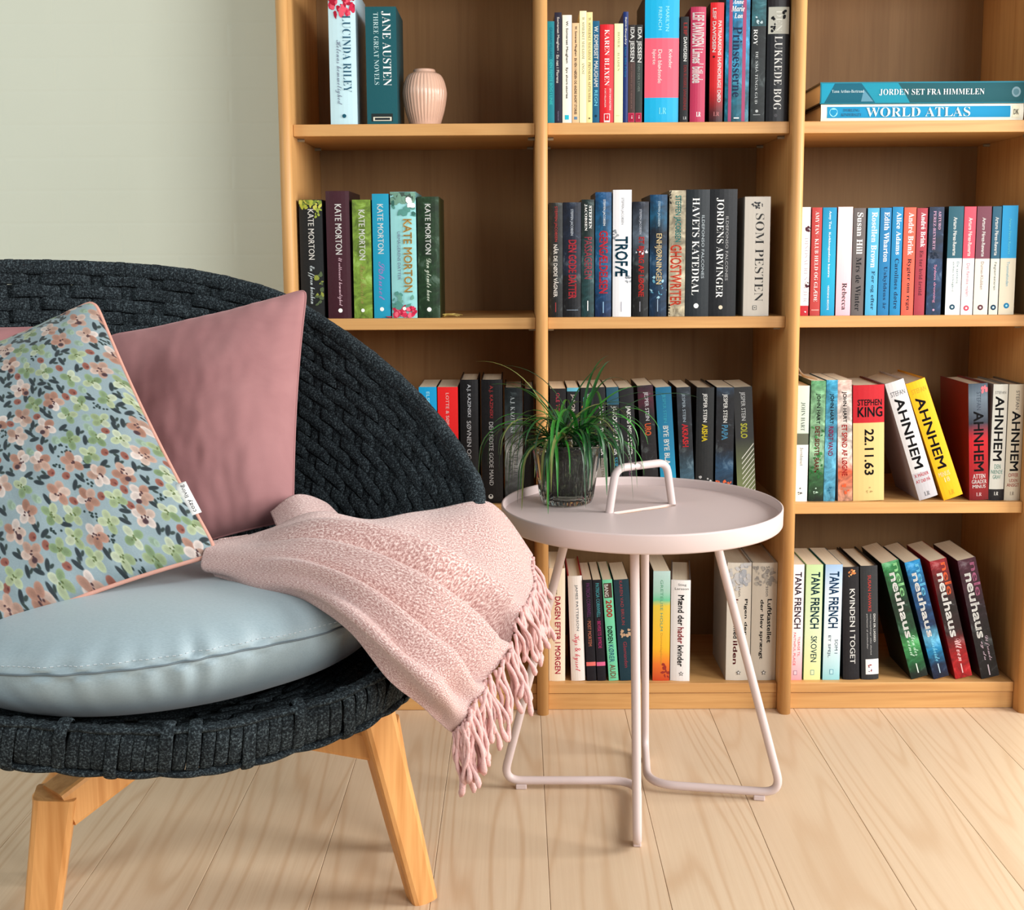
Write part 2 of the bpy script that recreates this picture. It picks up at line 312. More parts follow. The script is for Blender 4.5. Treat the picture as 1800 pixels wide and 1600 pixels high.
# label, (top-left x, top-right x, top y), (bottom-left x, bottom-right x), spine stops [(y, colour)...], side colour, flags, print
# flags: h hardcover, l linear gradient, n mottled picture spine, d deep, y yawed
BOOKS = {'A1': (219, [
 ('tall pale blue hardback with red flowers over dark blue serif lettering', (574, 624, -22), (582.7, 627.5), [(0, (205, 232, 238))], (190, 215, 225), 'h',
  [Bl([(205, 40, 75), (170, 20, 50), (230, 90, 110)], -20, 26, .02, .98, 46, 7, 3), T('LUCINDA RILEY', 's', (35, 85, 110), 27, 162, .52, .82), T('Helenas hemmelighed', 'x', (120, 130, 150), 70, 184, .2, .46), Dd((20, 85, 105), 204, .52, 3.4)]),
 ('thick teal paperback with white serif title beside the ribbed vase', (641.3, 697, 12), (646, 698), [(0, (12, 100, 108))], (10, 84, 92), '',
  [T('JANE AUSTEN', 's', W, 20, 151, .52, .82), T('THREE GREAT NOVELS', 's', (190, 215, 215), 22, 149, .26, .42), Rr((35, 45, 45), 200, 214, .14, .84), Rr((225, 220, 200), 206, 213, .2, .8), Rr((30, 40, 45), 207.5, 211.5, .25, .75)]),
 ]), 'A2': (214, [
 ('slim turquoise paperback against the upright, first in the row', (962.4, 974.5, 37.6), (962.4, 974.5), [(0, (0, 142, 158))], (0, 125, 140), '',
  [T('GRAHAM VILLIARD', 'n', (0, 90, 120), 48, 102, .3, .7), T('DEN FEMTE BOG I LINIE', 'n', (60, 190, 195), 104, 182, .3, .7)]),
 ('slim midnight blue paperback with small white bold lettering', (974.9, 987.6, 22), (974.9, 987), [(0, (38, 34, 62))], (30, 28, 50), '',
  [T('Somerset Maugham', 'B', W, 30, 88, .25, .68), T('· En nat i Florens', 'B', W, 91, 144, .25, .62), T('Gyldendal', 'n', (140, 140, 170), 193, 210, .4, .6)]),
 ('white paperback with black sans lettering and cyan square at foot', (988.6, 1005.4, 26.6), (988.8, 1004.6), [(0, (240, 238, 226))], (225, 215, 190), '',
  [T('W. Somerset Maugham', 'B', K, 37, 110, .32, .62), T('Syv short-stories', 'B', K, 117, 171, .32, .6), Rr((40, 185, 205), 200, 208, .26, .7)]),
 ('short peach paperback with tiny black capitals and a blue square', (1005.8, 1018.4, 40.7), (1005.8, 1018), [(0, (232, 200, 160))], (215, 180, 140), '',
  [T('W. Somerset Maugham', 'B', K, 46, 98, .3, .68), T('EN VEN I NØDEN OG ANDRE SHORT STORIES', 'B', K, 101, 199, .3, .66), Rr((90, 130, 160), 203, 208, .28, .72)]),
 ('taller of the two cream paperbacks standing together', (1019, 1031, 19.4), (1019, 1030.6), [(0, (250, 240, 200))], (235, 222, 175), '',
  [T('W. SOMERSET MAUGHAM', 's', (90, 90, 70), 30, 102, .34, .72), T('ANGST', 's', (90, 90, 70), 109, 129, .34, .72)]),
 ('yellowish cream paperback, slightly lower than its cream neighbour', (1031, 1041.8, 21.6), (1031, 1041), [(0, (245, 226, 168))], (230, 208, 150), '',
  [T('W. SOMERSET MAUGHAM', 's', (80, 72, 40), 31, 104, .3, .74), T('PRINSESSE SEPTEMBER', 's', (80, 72, 40), 108, 178, .3, .74), Dd((90, 90, 60), 206, .5, 1.5)]),
 ('petrol blue paperback with bold white capitals and a lighter word below', (1041.9, 1053.9, 37), (1041.5, 1053.4), [(0, (0, 105, 140))], (0, 90, 120), '',
  [T('W. SOMERSET MAUGHAM', 'B', W, 46, 151, .2, .8), T('REGN', 'n', (120, 205, 225), 157, 184, .26, .74), Dd((10, 50, 70), 202, .5, 2.2)]),
 ('bright red hardback with white serif capitals and a small square logo', (1054.5, 1079.6, 43), (1054.5, 1079), [(0, (222, 38, 52))], (190, 28, 40), 'h',
  [T('KAREN BLIXEN', 's', W, 52, 149, .33, .66), T('SYV FANTASTISKE', 'b', W, 154, 192, .68, .8), T('FORTÆLLINGER', 'b', W, 154, 187, .33, .44), Rr(W, 198, 211, .3, .72), Rr((205, 30, 45), 199, 210, .34, .68), Bl([W], 202, 207, .45, .58, 3, 1.4), Rr(W, 211.5, 213, .3, .72)]),
 ('pale lemon paperback with two widely spaced serif words', (1080, 1095.2, 41.7), (1080, 1094.6), [(0, (248, 242, 192))], (236, 226, 170), '',
  [T('HOMER', 's', (120, 125, 90), 56, 83, .36, .64), T('ILIADEN', 's', (120, 125, 90), 92, 124, .36, .6), T('Museum', 'n', (130, 140, 110), 201, 202, .2, .8)]),
 ('very slim cobalt blue paperback wedged beside the two dark twins', (1095.4, 1104.2, 20.8), (1095.2, 1104), [(0, (8, 52, 120))], (6, 40, 100), 'h',
  [T('Saint-Exupéry', 'B', W, 30, 78, .25, .72), T('Den lille Prins', 'B', (40, 140, 190), 82, 134, .3, .68)]),
 ('dark brown paperback with bold white capitals and a crimson logo square', (1104.5, 1116.8, 43.8), (1104.5, 1116.4), [(0, (44, 34, 32)), (108, (84, 60, 54))], (40, 30, 28), '',
  [T('IDA JESSEN', 'B', W, 48, 108, .1, .85), T('DET FØRSTE JEG TÆNKER PÅ', 'n', (130, 100, 92), 112, 190, .3, .6), Rr((200, 70, 95), 197, 213, .02, .9), Rr((160, 25, 60), 198, 212, .1, .82), Bl([W], 202, 208, .4, .62, 3, 1.3)]),
 ('green grey paperback, right one of twins with crimson logo squares', (1117.2, 1129.5, 43.8), (1117.2, 1129.2), [(0, (40, 42, 40)), (108, (52, 62, 58))], (30, 34, 34), '',
  [T('IDA JESSEN', 'B', W, 48, 109, .1, .85), T('DEN DER LYVER', 'n', (120, 130, 122), 112, 160, .3, .62), Rr((200, 70, 95), 197, 213, .02, .9), Rr((160, 25, 60), 198, 212, .1, .82), Bl([W], 202, 208, .4, .62, 3, 1.3)]),
 ('widest book, cyan hardback with a salmon pink band', (1134, 1194.4, -10), (1133, 1193), [(0, (0, 180, 220)), (66, (235, 108, 128)), (170, (0, 180, 220))], (26, 34, 40), 'h',
  [T('MARILYN', 'n', (150, 225, 240), 11, 54, .6, .7), T('FRENCH', 'n', (150, 225, 240), 12, 52, .39, .49), T('Kvinder', 'b', W, 86, 119, .7, .8), T('Det blødende', 'b', W, 86, 145, .38, .5), T('hjerte', 'b', W, 86, 112, .2, .33), Hh('LR', 's', (130, 220, 235), 188, 199, .42, .64)]),
 ('black paperback with red and white bold capitals beside the cyan tome', (1195.6, 1210, 29.5), (1195.4, 1210), [(0, (20, 22, 28))], (16, 18, 22), '',
  [T('LEIF', 'b', (190, 60, 55), 40, 62, .38, .8), T('DAVIDSEN', 'B', W, 65, 107, .38, .8), T('DEN RUSSISKE SANGERINDE', 'b', (160, 45, 45), 114, 193, .42, .8), Hh('LR', 's', (190, 190, 190), 204, 209, .42, .85)]),
 ('magenta hardback with huge condensed white lettering', (1214, 1240.5, 12), (1213.5, 1240), [(0, (190, 62, 100))], (165, 45, 82), 'h',
  [T('LEIF DAVIDSEN', 'B', W, 22, 81, .1, .88), T("Limes' billede", 'B', W, 85, 145, .12, .86), Hh('LR', 'S', W, 196, 204, .42, .72)]),
 ('scarlet hardback with black sides and two lines of white capitals', (1248.6, 1272.3, 4.5), (1247.6, 1271), [(0, (222, 40, 48)), (150, (205, 34, 42)), (195, (105, 26, 32)), (214, (60, 24, 28))], (28, 24, 26), 'hl',
  [T('LEIF DAVIDSEN', 'B', W, 14, 91, .16, .42), T('PATRIARKENS HÆNDELIGE DØD', 'B', W, 36, 179, .58, .84), Hh('LR', 's', (190, 120, 120), 196, 203, .3, .75), Dd((60, 10, 14), 99, .28, 2)]),
 ('wide sky blue hardback with two purple stripes and dark serif title', (1276, 1318.5, -15), (1274.5, 1317), [(0, (16, 150, 205)), (100, (60, 175, 215)), (150, (20, 140, 165)), (214, (10, 120, 140))], (18, 60, 80), 'hln',
  [Rr((165, 75, 110), -15, 213, .14, .27), Rr((165, 75, 110), -15, 213, .7, .84), Hh('Anne', 'i', W, -1, 7, .26, .72), Hh('Marie', 'i', W, 10, 20, .22, .76), Hh('Løn', 'i', W, 23, 32, .34, .68), T('Prinsesserne', 'S', (25, 45, 75), 46, 170, .3, .68), Rr(W, 206, 208, .38, .6)]),
 ('charcoal paperback with teal picture at top and silver serif title', (1321, 1345.8, -6), (1320, 1345.4), [(0, (70, 140, 150)), (45, (48, 58, 60))], (40, 50, 52), 'n',
  [T('ROY', 's', W, 51, 79, .14, .42), T('DE SMÅ TINGS GUD', 's', (205, 210, 210), 90, 182, .3, .54), Bl([(190, 210, 215)], 20, 40, .2, .7, 5, 3), Rr((180, 185, 185), 201, 202, .2, .7), Dd((190, 195, 195), 195, .45, 2.5)]),
 ('near black hardback with pale photo square and white serif title', (1349, 1388, -12), (1347.5, 1384.5), [(0, (34, 18, 26)), (10, (22, 26, 34))], (14, 18, 24), 'h',
  [Rr((200, 200, 188), 12, 59, .04, 1.0), Bl([K], 30, 56, .18, .34, 8, 4, 4), Bl([K], 18, 36, .7, .86, 7, 3.4, 5), T('DEN', 's', (232, 232, 222), 18, 55, .38, .66), T('LUKKEDE BOG', 's', W, 63, 193, .34, .7), Dd((90, 90, 95), 203, .45, 3)]),
 ]), 'B1': (560, [
 ('black paperback with yellow green leaves at the top', (526.5, 566.5, 351.4), (529, 570), [(0, (38, 42, 44))], (24, 20, 22), '',
  [Bl([(170, 180, 70), (120, 140, 60), (195, 195, 90)], 352, 366, .05, .95, 26, 5, 2), Bl([(150, 165, 70)], 366, 384, .7, .98, 7, 4, 5), Bl([(140, 150, 70), (85, 100, 70)], 480, 536, .68, .98, 16, 5, 6), T('KATE MORTON', 'b', W, 368, 456, .38, .64), T('En fjern hvisken', 'x', (210, 225, 230), 467, 534, .32, .62)]),
 ('plum coloured hardback with white lettering', (572.5, 614, 336), (576.5, 617), [(0, (78, 34, 48))], (48, 20, 30), 'h',
  [T('KATE MORTON', 'b', W, 359, 447, .38, .66), T('Et velbevaret hemmelighed', 'x', (225, 190, 200), 453, 538, .42, .64), Dd(W, 546, .53, 3.8)]),
 ('lime green paperback with white lettering', (619, 650.8, 351.4), (622.5, 655), [(0, (158, 190, 84))], (120, 150, 60), 'n',
  [T('KATE MORTON', 'b', W, 369, 457, .34, .68), T('Huset Riverton', 'x', (150, 140, 80), 465, 534, .36, .68), Dd(W, 546, .48, 3.2)]),
 ('turquoise blue paperback with white capitals and violet script', (653.5, 683.5, 341), (658, 686.2), [(0, (38, 165, 195))], (20, 110, 140), '',
  [T('KATE MORTON', 'b', W, 359, 446, .3, .66), T('Søhuset', 'x', (150, 130, 190), 460, 528, .3, .68), Dd(W, 544, .48, 3.6)]),
 ('pale aqua hardback with pink flowers at its foot and gold lettering', (686, 731.8, 337.6), (688.5, 732.4), [(0, (168, 222, 222))], (120, 170, 170), 'h',
  [Bl([(70, 90, 80), (90, 130, 115), (120, 160, 140)], 338, 356, .02, .98, 34, 8, 8), Bl([(90, 150, 140), (60, 110, 100)], 356, 378, .05, .98, 12, 7, 9), Bl([W, (245, 235, 240)], 345, 362, .66, .92, 9, 5, 3), Bl([(215, 50, 85), (190, 25, 65), (240, 110, 130)], 540, 559, .05, .95, 44, 5.5, 12), Bl([(90, 150, 140), (110, 165, 150)], 516, 540, .02, .98, 14, 6, 14),
   T('KATE MORTON', 'B', (205, 165, 95), 385, 514, .5, .84), T('URMAGERENS DATTER', 'n', (110, 110, 140), 407, 492, .26, .38), Dd(W, 543, .5, 3.2)]),
 ('dark green hardback, last one before the empty shelf space', (734, 771.8, 346), (734.6, 773), [(0, (50, 86, 52))], (60, 72, 38), 'hn',
  [T('KATE MORTON', 'b', W, 359, 447, .36, .62), T('Den glemte have', 'x', (215, 225, 205), 455, 530, .3, .62), Dd(W, 545, .5, 4)]),
 ]), 'B2': (559, [
 ('slate grey hardback with red and white capitals, first in the row', (964, 989, 356.7), (965.3, 989.3), [(0, (56, 60, 58)), (480, (36, 40, 40))], (28, 30, 30), 'hn',
  [T('STEFFEN JACOBSEN', 'n', (170, 50, 48), 363, 425, .38, .62), T('NÅR DE DØDE VÅGNER', 'B', W, 430, 523, .34, .7), Rr((150, 60, 60), 533, 550, .46, .52)]),
 ('dark navy hardback with a dull red title', (989.6, 1021.6, 356), (990.2, 1021), [(0, (34, 52, 78)), (475, (30, 48, 72)), (485, (20, 26, 36))], (14, 18, 26), 'hn',
  [T('STEFFEN JACOBSEN', 'n', (190, 200, 210), 368, 414, .38, .56), T('DEN GODE DATTER', 'B', (205, 60, 72), 422, 526, .3, .74), Rr((130, 145, 160), 546, 547, .2, .85)]),
 ('dark green hardback with a dark red title', (1022.2, 1044.6, 351), (1022.6, 1044.4), [(0, (34, 62, 60)), (420, (46, 90, 92))], (20, 36, 36), 'hn',
  [T('STEFFEN', 'S', W, 362, 402, .58, .8), T('JACOBSEN', 'S', W, 359, 406, .22, .44), T('PASSAGEREN', 'n', (150, 52, 66), 417, 491, .22, .82), Rr(W, 530, 548, .46, .53)]),
 ('glossy blue hardback with a bright red title', (1047, 1075.5, 338), (1046, 1074), [(0, (14, 96, 146)), (400, (24, 125, 170)), (480, (18, 105, 150)), (555, (14, 60, 110))], (10, 50, 80), 'hln',
  [T('STEFFEN JACOBSEN', 'b', W, 351, 397, .44, .62), T('GENGÆLDELSEN', 'B', (215, 50, 64), 406, 517, .24, .78), Rr((150, 190, 220), 532, 552, .48, .53)]),
 ('white hardback with a teal black title', (1077.6, 1111.3, 334), (1077, 1108.4), [(0, (236, 236, 238))], (150, 160, 160), 'h',
  [T('STEFFEN JACOBSEN', 'n', (90, 95, 100), 348, 395, .42, .58), Bl([(150, 155, 160), (120, 125, 130)], 404, 420, .0, .25, 10, 3, 3), Bl([(150, 155, 160), (120, 125, 130)], 485, 500, .7, 1.0, 10, 3, 4), T('TROFÆ', 'B', (14, 74, 96), 416, 487, .12, .82), Rr((170, 170, 180), 532, 550, .45, .49)]),
 ('black hardback with a snowy mountain and red lettering', (1112, 1140.6, 354.8), (1112, 1139.6), [(0, (28, 36, 62)), (425, (120, 135, 150)), (445, (60, 70, 80)), (470, (16, 20, 24)), (555, (14, 16, 20))], (12, 14, 20), 'hln',
  [T('STEFFEN JACOBSEN', 'n', (185, 190, 200), 368, 412, .38, .54), T('ET BJERG AF LØGNE', 'B', (212, 52, 46), 417, 523, .28, .72), Bl([(200, 205, 210)], 440, 452, .1, .9, 8, 2.4, 5), Rr((150, 150, 160), 532, 550, .45, .5)]),
 ('deep blue hardback with stormy waves and cream lettering', (1144, 1174.6, 342.5), (1140.5, 1170.4), [(0, (22, 92, 134)), (385, (26, 115, 150)), (410, (12, 40, 62)), (450, (16, 84, 120)), (555, (14, 62, 96))], (8, 24, 38), 'hln',
  [T('STEFFEN JACOBSEN', 'n', (175, 195, 205), 354, 398, .42, .58), T('ENHJØRNINGEN', 'B', (20, 20, 20), 410, 502, .22, .74), T('ENHJØRNINGEN', 'b', (235, 215, 170), 411, 501, .27, .7), Bl([(150, 190, 205), (90, 150, 175)], 484, 530, .0, 1.0, 16, 2.6, 6), Rr((150, 170, 190), 528, 550, .45, .5)]),
 ('beige paperback with teal lettering over a coral title', (1177, 1206.6, 335), (1174.8, 1202.7), [(0, (208, 198, 172)), (540, (222, 210, 180))], (120, 110, 90), 'n',
  [T('STEFFEN JACOBSEN', 'B', (60, 140, 135), 344, 426, .26, .72), T('GHOSTWRITER', 'B', (224, 88, 62), 431, 540, .08, .78), Hh('LR', 's', (130, 115, 90), 545, 551, .28, .62), Bl([K], 336, 360, .02, .1, 12, 1.6, 3), Bl([K], 536, 556, .0, .08, 12, 1.6, 4)]),
 ('thick black hardback with white serif capitals, left of matching pair', (1207.5, 1250.5, 333.5), (1204, 1243.5), [(0, (34, 44, 50))], (20, 26, 30), 'h',
  [T('HAVETS KATEDRAL', 's', W, 348, 521, .26, .56), T('ILDEFONSO FALCONES', 'n', (170, 180, 185), 379, 491, .66, .78), Dd((235, 240, 235), 540, .46, 4.4)]),
 ('thick black hardback with white serif capitals, right of matching pair', (1251, 1298.4, 332.7), (1244.4, 1291.6), [(0, (24, 28, 34))], (16, 18, 24), 'h',
  [T('JORDENS ARVINGER', 's', W, 348, 526, .22, .5), T('ILDEFONSO FALCONES', 'n', (165, 165, 165), 381, 495, .58, .68), Dd((215, 205, 180), 543, .43, 3.6)]),
 ('thick off white hardback standing apart at the right end', (1310, 1356, 346), (1306.5, 1350.5), [(0, (212, 206, 196))], (190, 184, 174), 'h',
  [T('SOM PESTEN', 's', (50, 50, 50), 376, 533, .42, .76), Bl([(60, 62, 66)], 357, 367, .28, .7, 16, 3, 7), Rr((120, 120, 115), 540, 548, .36, .52), Rr((212, 206, 196), 541, 547, .39, .49), Dd((110, 110, 105), 544, .44, 1.4)]),
 ]), 'B3': (556, [
 ('white paperback with a red foot, half hidden by the upright', (1400, 1425, 364.5), (1396, 1421), [(0, (240, 238, 238)), (538, (190, 30, 48))], (200, 190, 190), '',
  [T('DINOSAURENS FJER', 's', (170, 165, 175), 418, 532, .5, .86), Bl([(70, 30, 45)], 396, 408, .6, .98, 9, 3, 2), Bl([(70, 30, 45)], 496, 504, .7, .98, 4, 3, 3), Bl([W], 546, 550, .62, .74, 2, 1.4)]),
 ('dusty red paperback with white serif capitals', (1427.6, 1445.3, 365), (1423.8, 1441.2), [(0, (190, 74, 70))], (165, 52, 52), '',
  [T('AMY TAN', 's', W, 372, 412, .34, .7), T('· KLUB HELD OG GLÆDE', 's', W, 415, 531, .34, .7), Rr((230, 150, 140), 545, 547, .15, .9)]),
 ('bright cyan paperback with small white serif lettering', (1447.4, 1471.8, 365), (1441.8, 1465.6), [(0, (0, 150, 190)), (480, (0, 175, 205)), (556, (0, 160, 200))], (0, 90, 110), 'l',
  [T('Amy Tan', 'S', W, 371, 403, .42, .62), T('Køkkengudens hustru', 'S', W, 408, 488, .42, .6), T('VERDENS BEDSTE', 'n', W, 502, 546, .46, .58)]),
 ('pinkish white paperback with red side and short black serif title', (1474, 1500, 364), (1468.5, 1494), [(0, (252, 232, 226)), (480, (250, 205, 210)), (556, (246, 190, 200))], (170, 26, 40), 'l',
  [T('Rebecca', 'S', K, 498, 546, .4, .72)]),
 ('taupe grey paperback with heavy black and white serif lettering', (1501, 1522, 366), (1495.6, 1517.6), [(0, (112, 104, 102))], (80, 72, 70), '',
  [T('Susan Hill', 'S', W, 374, 447, .3, .78), T('Mrs de Winter', 'S', K, 453, 548, .3, .74)]),
 ('light blue paperback, leftmost of three blue ones in a row', (1526, 1547, 366), (1520.5, 1540), [(0, (92, 178, 210))], (30, 90, 110), '',
  [T('Rosellen Brown', 'S', W, 373, 471, .35, .82), T('Før og efter', 'S', (20, 60, 90), 477, 546, .4, .76)]),
 ('medium blue paperback, middle of three blue ones in a row', (1548.6, 1568, 365.5), (1542, 1561.4), [(0, (0, 130, 178))], (10, 70, 96), '',
  [T('Edith Wharton', 'S', W, 373, 461, .36, .82), T('Uskyldens år', 'S', (14, 50, 84), 469, 545, .38, .76)]),
 ('strong blue paperback, rightmost of three blue ones in a row', (1569.8, 1588.4, 364), (1563, 1581.6), [(0, (0, 142, 188))], (10, 70, 100), '',
  [T('Alice Adams', 'S', W, 373, 448, .4, .84), T('Carolines døtre', 'S', (14, 50, 84), 455, 545, .36, .74)]),
 ('coral orange paperback with heavy white and black serif lettering', (1590.5, 1611.4, 365), (1583.4, 1604.3), [(0, (238, 106, 82))], (190, 70, 56), '',
  [T('André Brink', 'S', W, 374, 449, .38, .82), T('Rygter om regn', 'S', K, 455, 547, .34, .72)]),
 ('dull crimson paperback beside the coral orange one', (1613, 1631, 366), (1606, 1624.6), [(0, (172, 62, 76))], (120, 34, 44), '',
  [T('André Brink', 'S', W, 374, 435, .4, .84), T('En tør hvid årstid', 'S', (90, 26, 40), 441, 521, .36, .7)]),
 ('dark marine blue paperback with pinkish letterspaced capitals', (1634.5, 1660, 364), (1627.4, 1653.4), [(0, (22, 62, 100)), (445, (20, 50, 84)), (455, (22, 74, 116))], (14, 24, 44), 'n',
  [T('ARTURO', 'S', (190, 150, 175), 371, 404, .62, .8), T('PEREZ-REVERTE', 'S', (190, 150, 175), 371, 440, .28, .46), T('Sydens dronning', 'b', (225, 160, 190), 466, 534, .4, .62), Bl([(12, 30, 50)], 444, 456, .2, .7, 8, 3, 2), Dd((190, 150, 175), 547, .5, 2)]),
 ('teal topped white paperback, leftmost of five two tone spines', (1668, 1692.8, 363), (1661.4, 1689), [(0, (14, 96, 112)), (454.8, (236, 234, 230))], (30, 50, 54), '',
  [T('Arturo Pérez-Reverte', 'B', W, 382, 450, .34, .58), T('De savnede', 'n', (60, 110, 120), 461, 500, .66, .82), T('skibes kirkegård', 'n', (60, 110, 120), 461, 514, .36, .52), Dd((30, 70, 90), 542, .46, 5), Dd((190, 210, 215), 542, .46, 2)]),
 ('rose pink topped white paperback with two tone spine', (1694.5, 1716, 363.5), (1690, 1709.6), [(0, (226, 84, 104)), (454.8, (238, 232, 230))], (150, 50, 60), '',
  [T('Arturo Pérez-Reverte', 'B', W, 383, 451, .38, .7), T('Det flamske maleri', 'n', (215, 90, 110), 464, 523, .36, .62), Dd((190, 70, 90), 544, .46, 5), Dd((235, 200, 205), 544, .46, 2)]),
 ('plum topped cream paperback with two tone spine', (1718, 1742.8, 363), (1711, 1736.6), [(0, (126, 66, 84)), (455, (230, 224, 208))], (80, 40, 52), '',
  [T('Arturo Pérez-Reverte', 'B', W, 383, 452, .38, .62), T('Dumas-Klubben', 'n', (120, 90, 100), 461, 511, .4, .6), Dd((90, 50, 60), 543, .48, 5), Dd((215, 190, 190), 543, .48, 2)]),
 ('narrow petrol topped cream paperback with two tone spine', (1745.2, 1761, 363), (1738.2, 1753.4), [(0, (28, 100, 124)), (455, (230, 224, 208))], (16, 50, 64), '',
  [T('Arturo Pérez-Reverte', 'B', W, 382, 450, .32, .72), T('Fægtemesteren', 'n', (50, 80, 90), 462, 512, .34, .68), Dd((20, 60, 84), 543, .5, 5), Dd((180, 205, 215), 543, .5, 2)]),
 ('bright cyan topped beige paperback at the end of the row', (1763, 1790.4, 361.5), (1754.8, 1781.8), [(0, (0, 160, 208)), (454.5, (222, 214, 194))], (0, 90, 120), '',
  [T('Arturo Pérez-Reverte', 'b', (120, 215, 225), 384, 448, .44, .6), T('Trommehinden', 'n', (80, 160, 185), 461, 505, .4, .58), Dd((20, 120, 165), 540, .5, 5), Dd((150, 210, 225), 540, .5, 2)]),
 ]), 'C1': (883, [
 ('bright cyan paperback, partly behind the rim of the armchair', (737, 768, 680.7), (738, 769.5), [(0, (0, 168, 216))], (10, 30, 40), '',
  [T('ELSEBETH EGHOLM', 'n', (170, 225, 235), 689, 780, .42, .6)]),
 ('bright red paperback beside the rim of the armchair', (769.4, 805.4, 680.7), (771, 806.4), [(0, (232, 38, 40))], (60, 10, 14), '',
  [T('LOTTE & SØREN HAMMER', 'b', (250, 215, 210), 691, 800, .4, .56)]),
 ('tall black hardback with silvery vertical capitals next to the red paperback', (808, 839.5, 668), (811, 842.5), [(0, (22, 22, 28))], (12, 12, 16), 'h',
  [T('A.J. KAZINSKI', 'n', (190, 192, 198), 676, 732, .36, .6), T('SØVNEN OG DØDEN', 'b', (205, 205, 208), 739, 850, .36, .6)]),
 ('tall black hardback with a dull red upper word and white capitals', (845, 882, 668), (848, 885), [(0, (18, 18, 24))], (12, 12, 16), 'h',
  [T('A.J. KAZINSKI', 'n', (165, 52, 54), 678, 734, .36, .56), T('DEN SIDSTE GODE MAND', 'b', (215, 215, 215), 741, 852, .36, .56), Dd((215, 215, 210), 871.5, .42, 4.4), Dd((18, 18, 24), 870, .42, 2)]),
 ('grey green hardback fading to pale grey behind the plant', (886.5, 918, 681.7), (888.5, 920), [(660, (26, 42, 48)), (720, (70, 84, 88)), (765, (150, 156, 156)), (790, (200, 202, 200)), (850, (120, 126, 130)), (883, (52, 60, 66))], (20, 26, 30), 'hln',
  [T('A.J. KAZINSKI', 's', (195, 205, 208), 697, 760, .3, .56), T('EN HELLIG', 's', (90, 92, 96), 778, 840, .5, .72), T('ALLIANCE', 's', (90, 92, 96), 784, 846, .2, .42)]),
 ('black hardback between the pale grey one and the middle upright', (920.5, 938, 684), (922, 939.6), [(0, (20, 20, 26))], (12, 12, 16), 'h', []),
 ]), 'C2': (883, [
 ('black paperback against the upright, behind the plant leaves', (966, 994, 683.5), (968, 996), [(0, (26, 24, 30))], (16, 14, 18), '',
  [T('OLE TORNBJERG', 'n', (175, 60, 80), 691, 760, .3, .6)]),
 ('black paperback with a pale blue top edge, behind the plant leaves', (995.5, 1016.5, 682), (998, 1019), [(660, (110, 180, 200)), (688, (24, 26, 32))], (14, 14, 18), '',
  [T('JAKOB WEINREICH', 'n', (200, 190, 180), 693, 780, .3, .66)]),
 ('dark green black paperback with orange flecks behind the plant', (1018.7, 1041, 682), (1022, 1045), [(0, (30, 42, 44))], (16, 20, 22), 'n',
  [T('TRUE', 'b', W, 692, 706, .5, .8), T('CRIME', 'b', (120, 190, 205), 698, 712, .2, .46), Bl([(205, 110, 70)], 713, 748, .15, .8, 10, 3.4, 9)]),
 ('black paperback with white bold capitals and a grey foot', (1042, 1063.5, 681.5), (1049, 1070.5), [(0, (30, 32, 36)), (805, (150, 146, 140))], (14, 14, 18), '',
  [T('JAKOB MELANDER', 'B', W, 714, 800, .4, .8), T('ØJESTEN', 'n', (90, 80, 60), 806, 838, .4, .7)]),
 ('paperback with a blue green top, black spine and white bold capitals', (1065.4, 1086.6, 681.5), (1075, 1096.4), [(0, (36, 92, 110)), (712, (28, 36, 44))], (14, 14, 18), '',
  [T('JAKOB MELANDER', 'B', W, 714, 800, .3, .78), T('SERAFINE', 'b', (70, 160, 190), 804, 850, .3, .7)]),
 ('black paperback with white bold capitals and a mauve word below', (1088, 1113, 682.5), (1097.5, 1122.6), [(0, (28, 28, 34))], (12, 12, 16), '',
  [T('JAKOB MELANDER', 'B', W, 714, 800, .36, .74), T('DE BERUSEDES VEJ', 'n', (140, 100, 130), 804, 872, .36, .66)]),
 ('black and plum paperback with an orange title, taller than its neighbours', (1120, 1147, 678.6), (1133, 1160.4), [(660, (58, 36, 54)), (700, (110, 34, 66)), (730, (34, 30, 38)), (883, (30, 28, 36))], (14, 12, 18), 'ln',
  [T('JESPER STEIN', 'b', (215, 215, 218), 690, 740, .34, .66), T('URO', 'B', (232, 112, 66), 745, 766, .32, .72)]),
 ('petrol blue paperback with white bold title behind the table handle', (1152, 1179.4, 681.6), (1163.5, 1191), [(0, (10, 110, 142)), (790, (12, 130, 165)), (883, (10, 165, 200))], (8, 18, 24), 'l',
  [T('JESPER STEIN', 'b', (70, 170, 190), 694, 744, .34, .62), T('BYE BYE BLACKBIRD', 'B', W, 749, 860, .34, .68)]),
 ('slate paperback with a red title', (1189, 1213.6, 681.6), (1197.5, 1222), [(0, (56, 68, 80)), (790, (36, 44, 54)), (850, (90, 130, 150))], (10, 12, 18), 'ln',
  [T('JESPER STEIN', 'b', (170, 185, 195), 692, 742, .3, .58), T('AKRASH', 'B', (226, 58, 66), 746, 786, .28, .7)]),
 ('black paperback with a yellow title', (1218, 1252.8, 681.6), (1221, 1256), [(0, (30, 36, 40))], (10, 10, 14), 'h',
  [T('JESPER STEIN', 'b', W, 692, 742, .32, .6), T('AISHA', 'B', (236, 214, 50), 746, 776, .32, .64), Bl([(170, 170, 170)], 836, 880, .1, .95, 12, 3, 3)]),
 ('black paperback with a sky blue title', (1257.5, 1287.2, 681.4), (1259, 1292), [(660, (60, 86, 110)), (700, (32, 38, 48)), (790, (30, 36, 48)), (820, (46, 96, 130)), (883, (40, 60, 80))], (10, 10, 14), 'ln',
  [T('JESPER STEIN', 'b', W, 693, 743, .32, .62), T('PAPA', 'B', (96, 164, 200), 747, 773, .32, .66), Bl([(210, 100, 60)], 846, 856, .05, .95, 14, 2.6, 3)]),
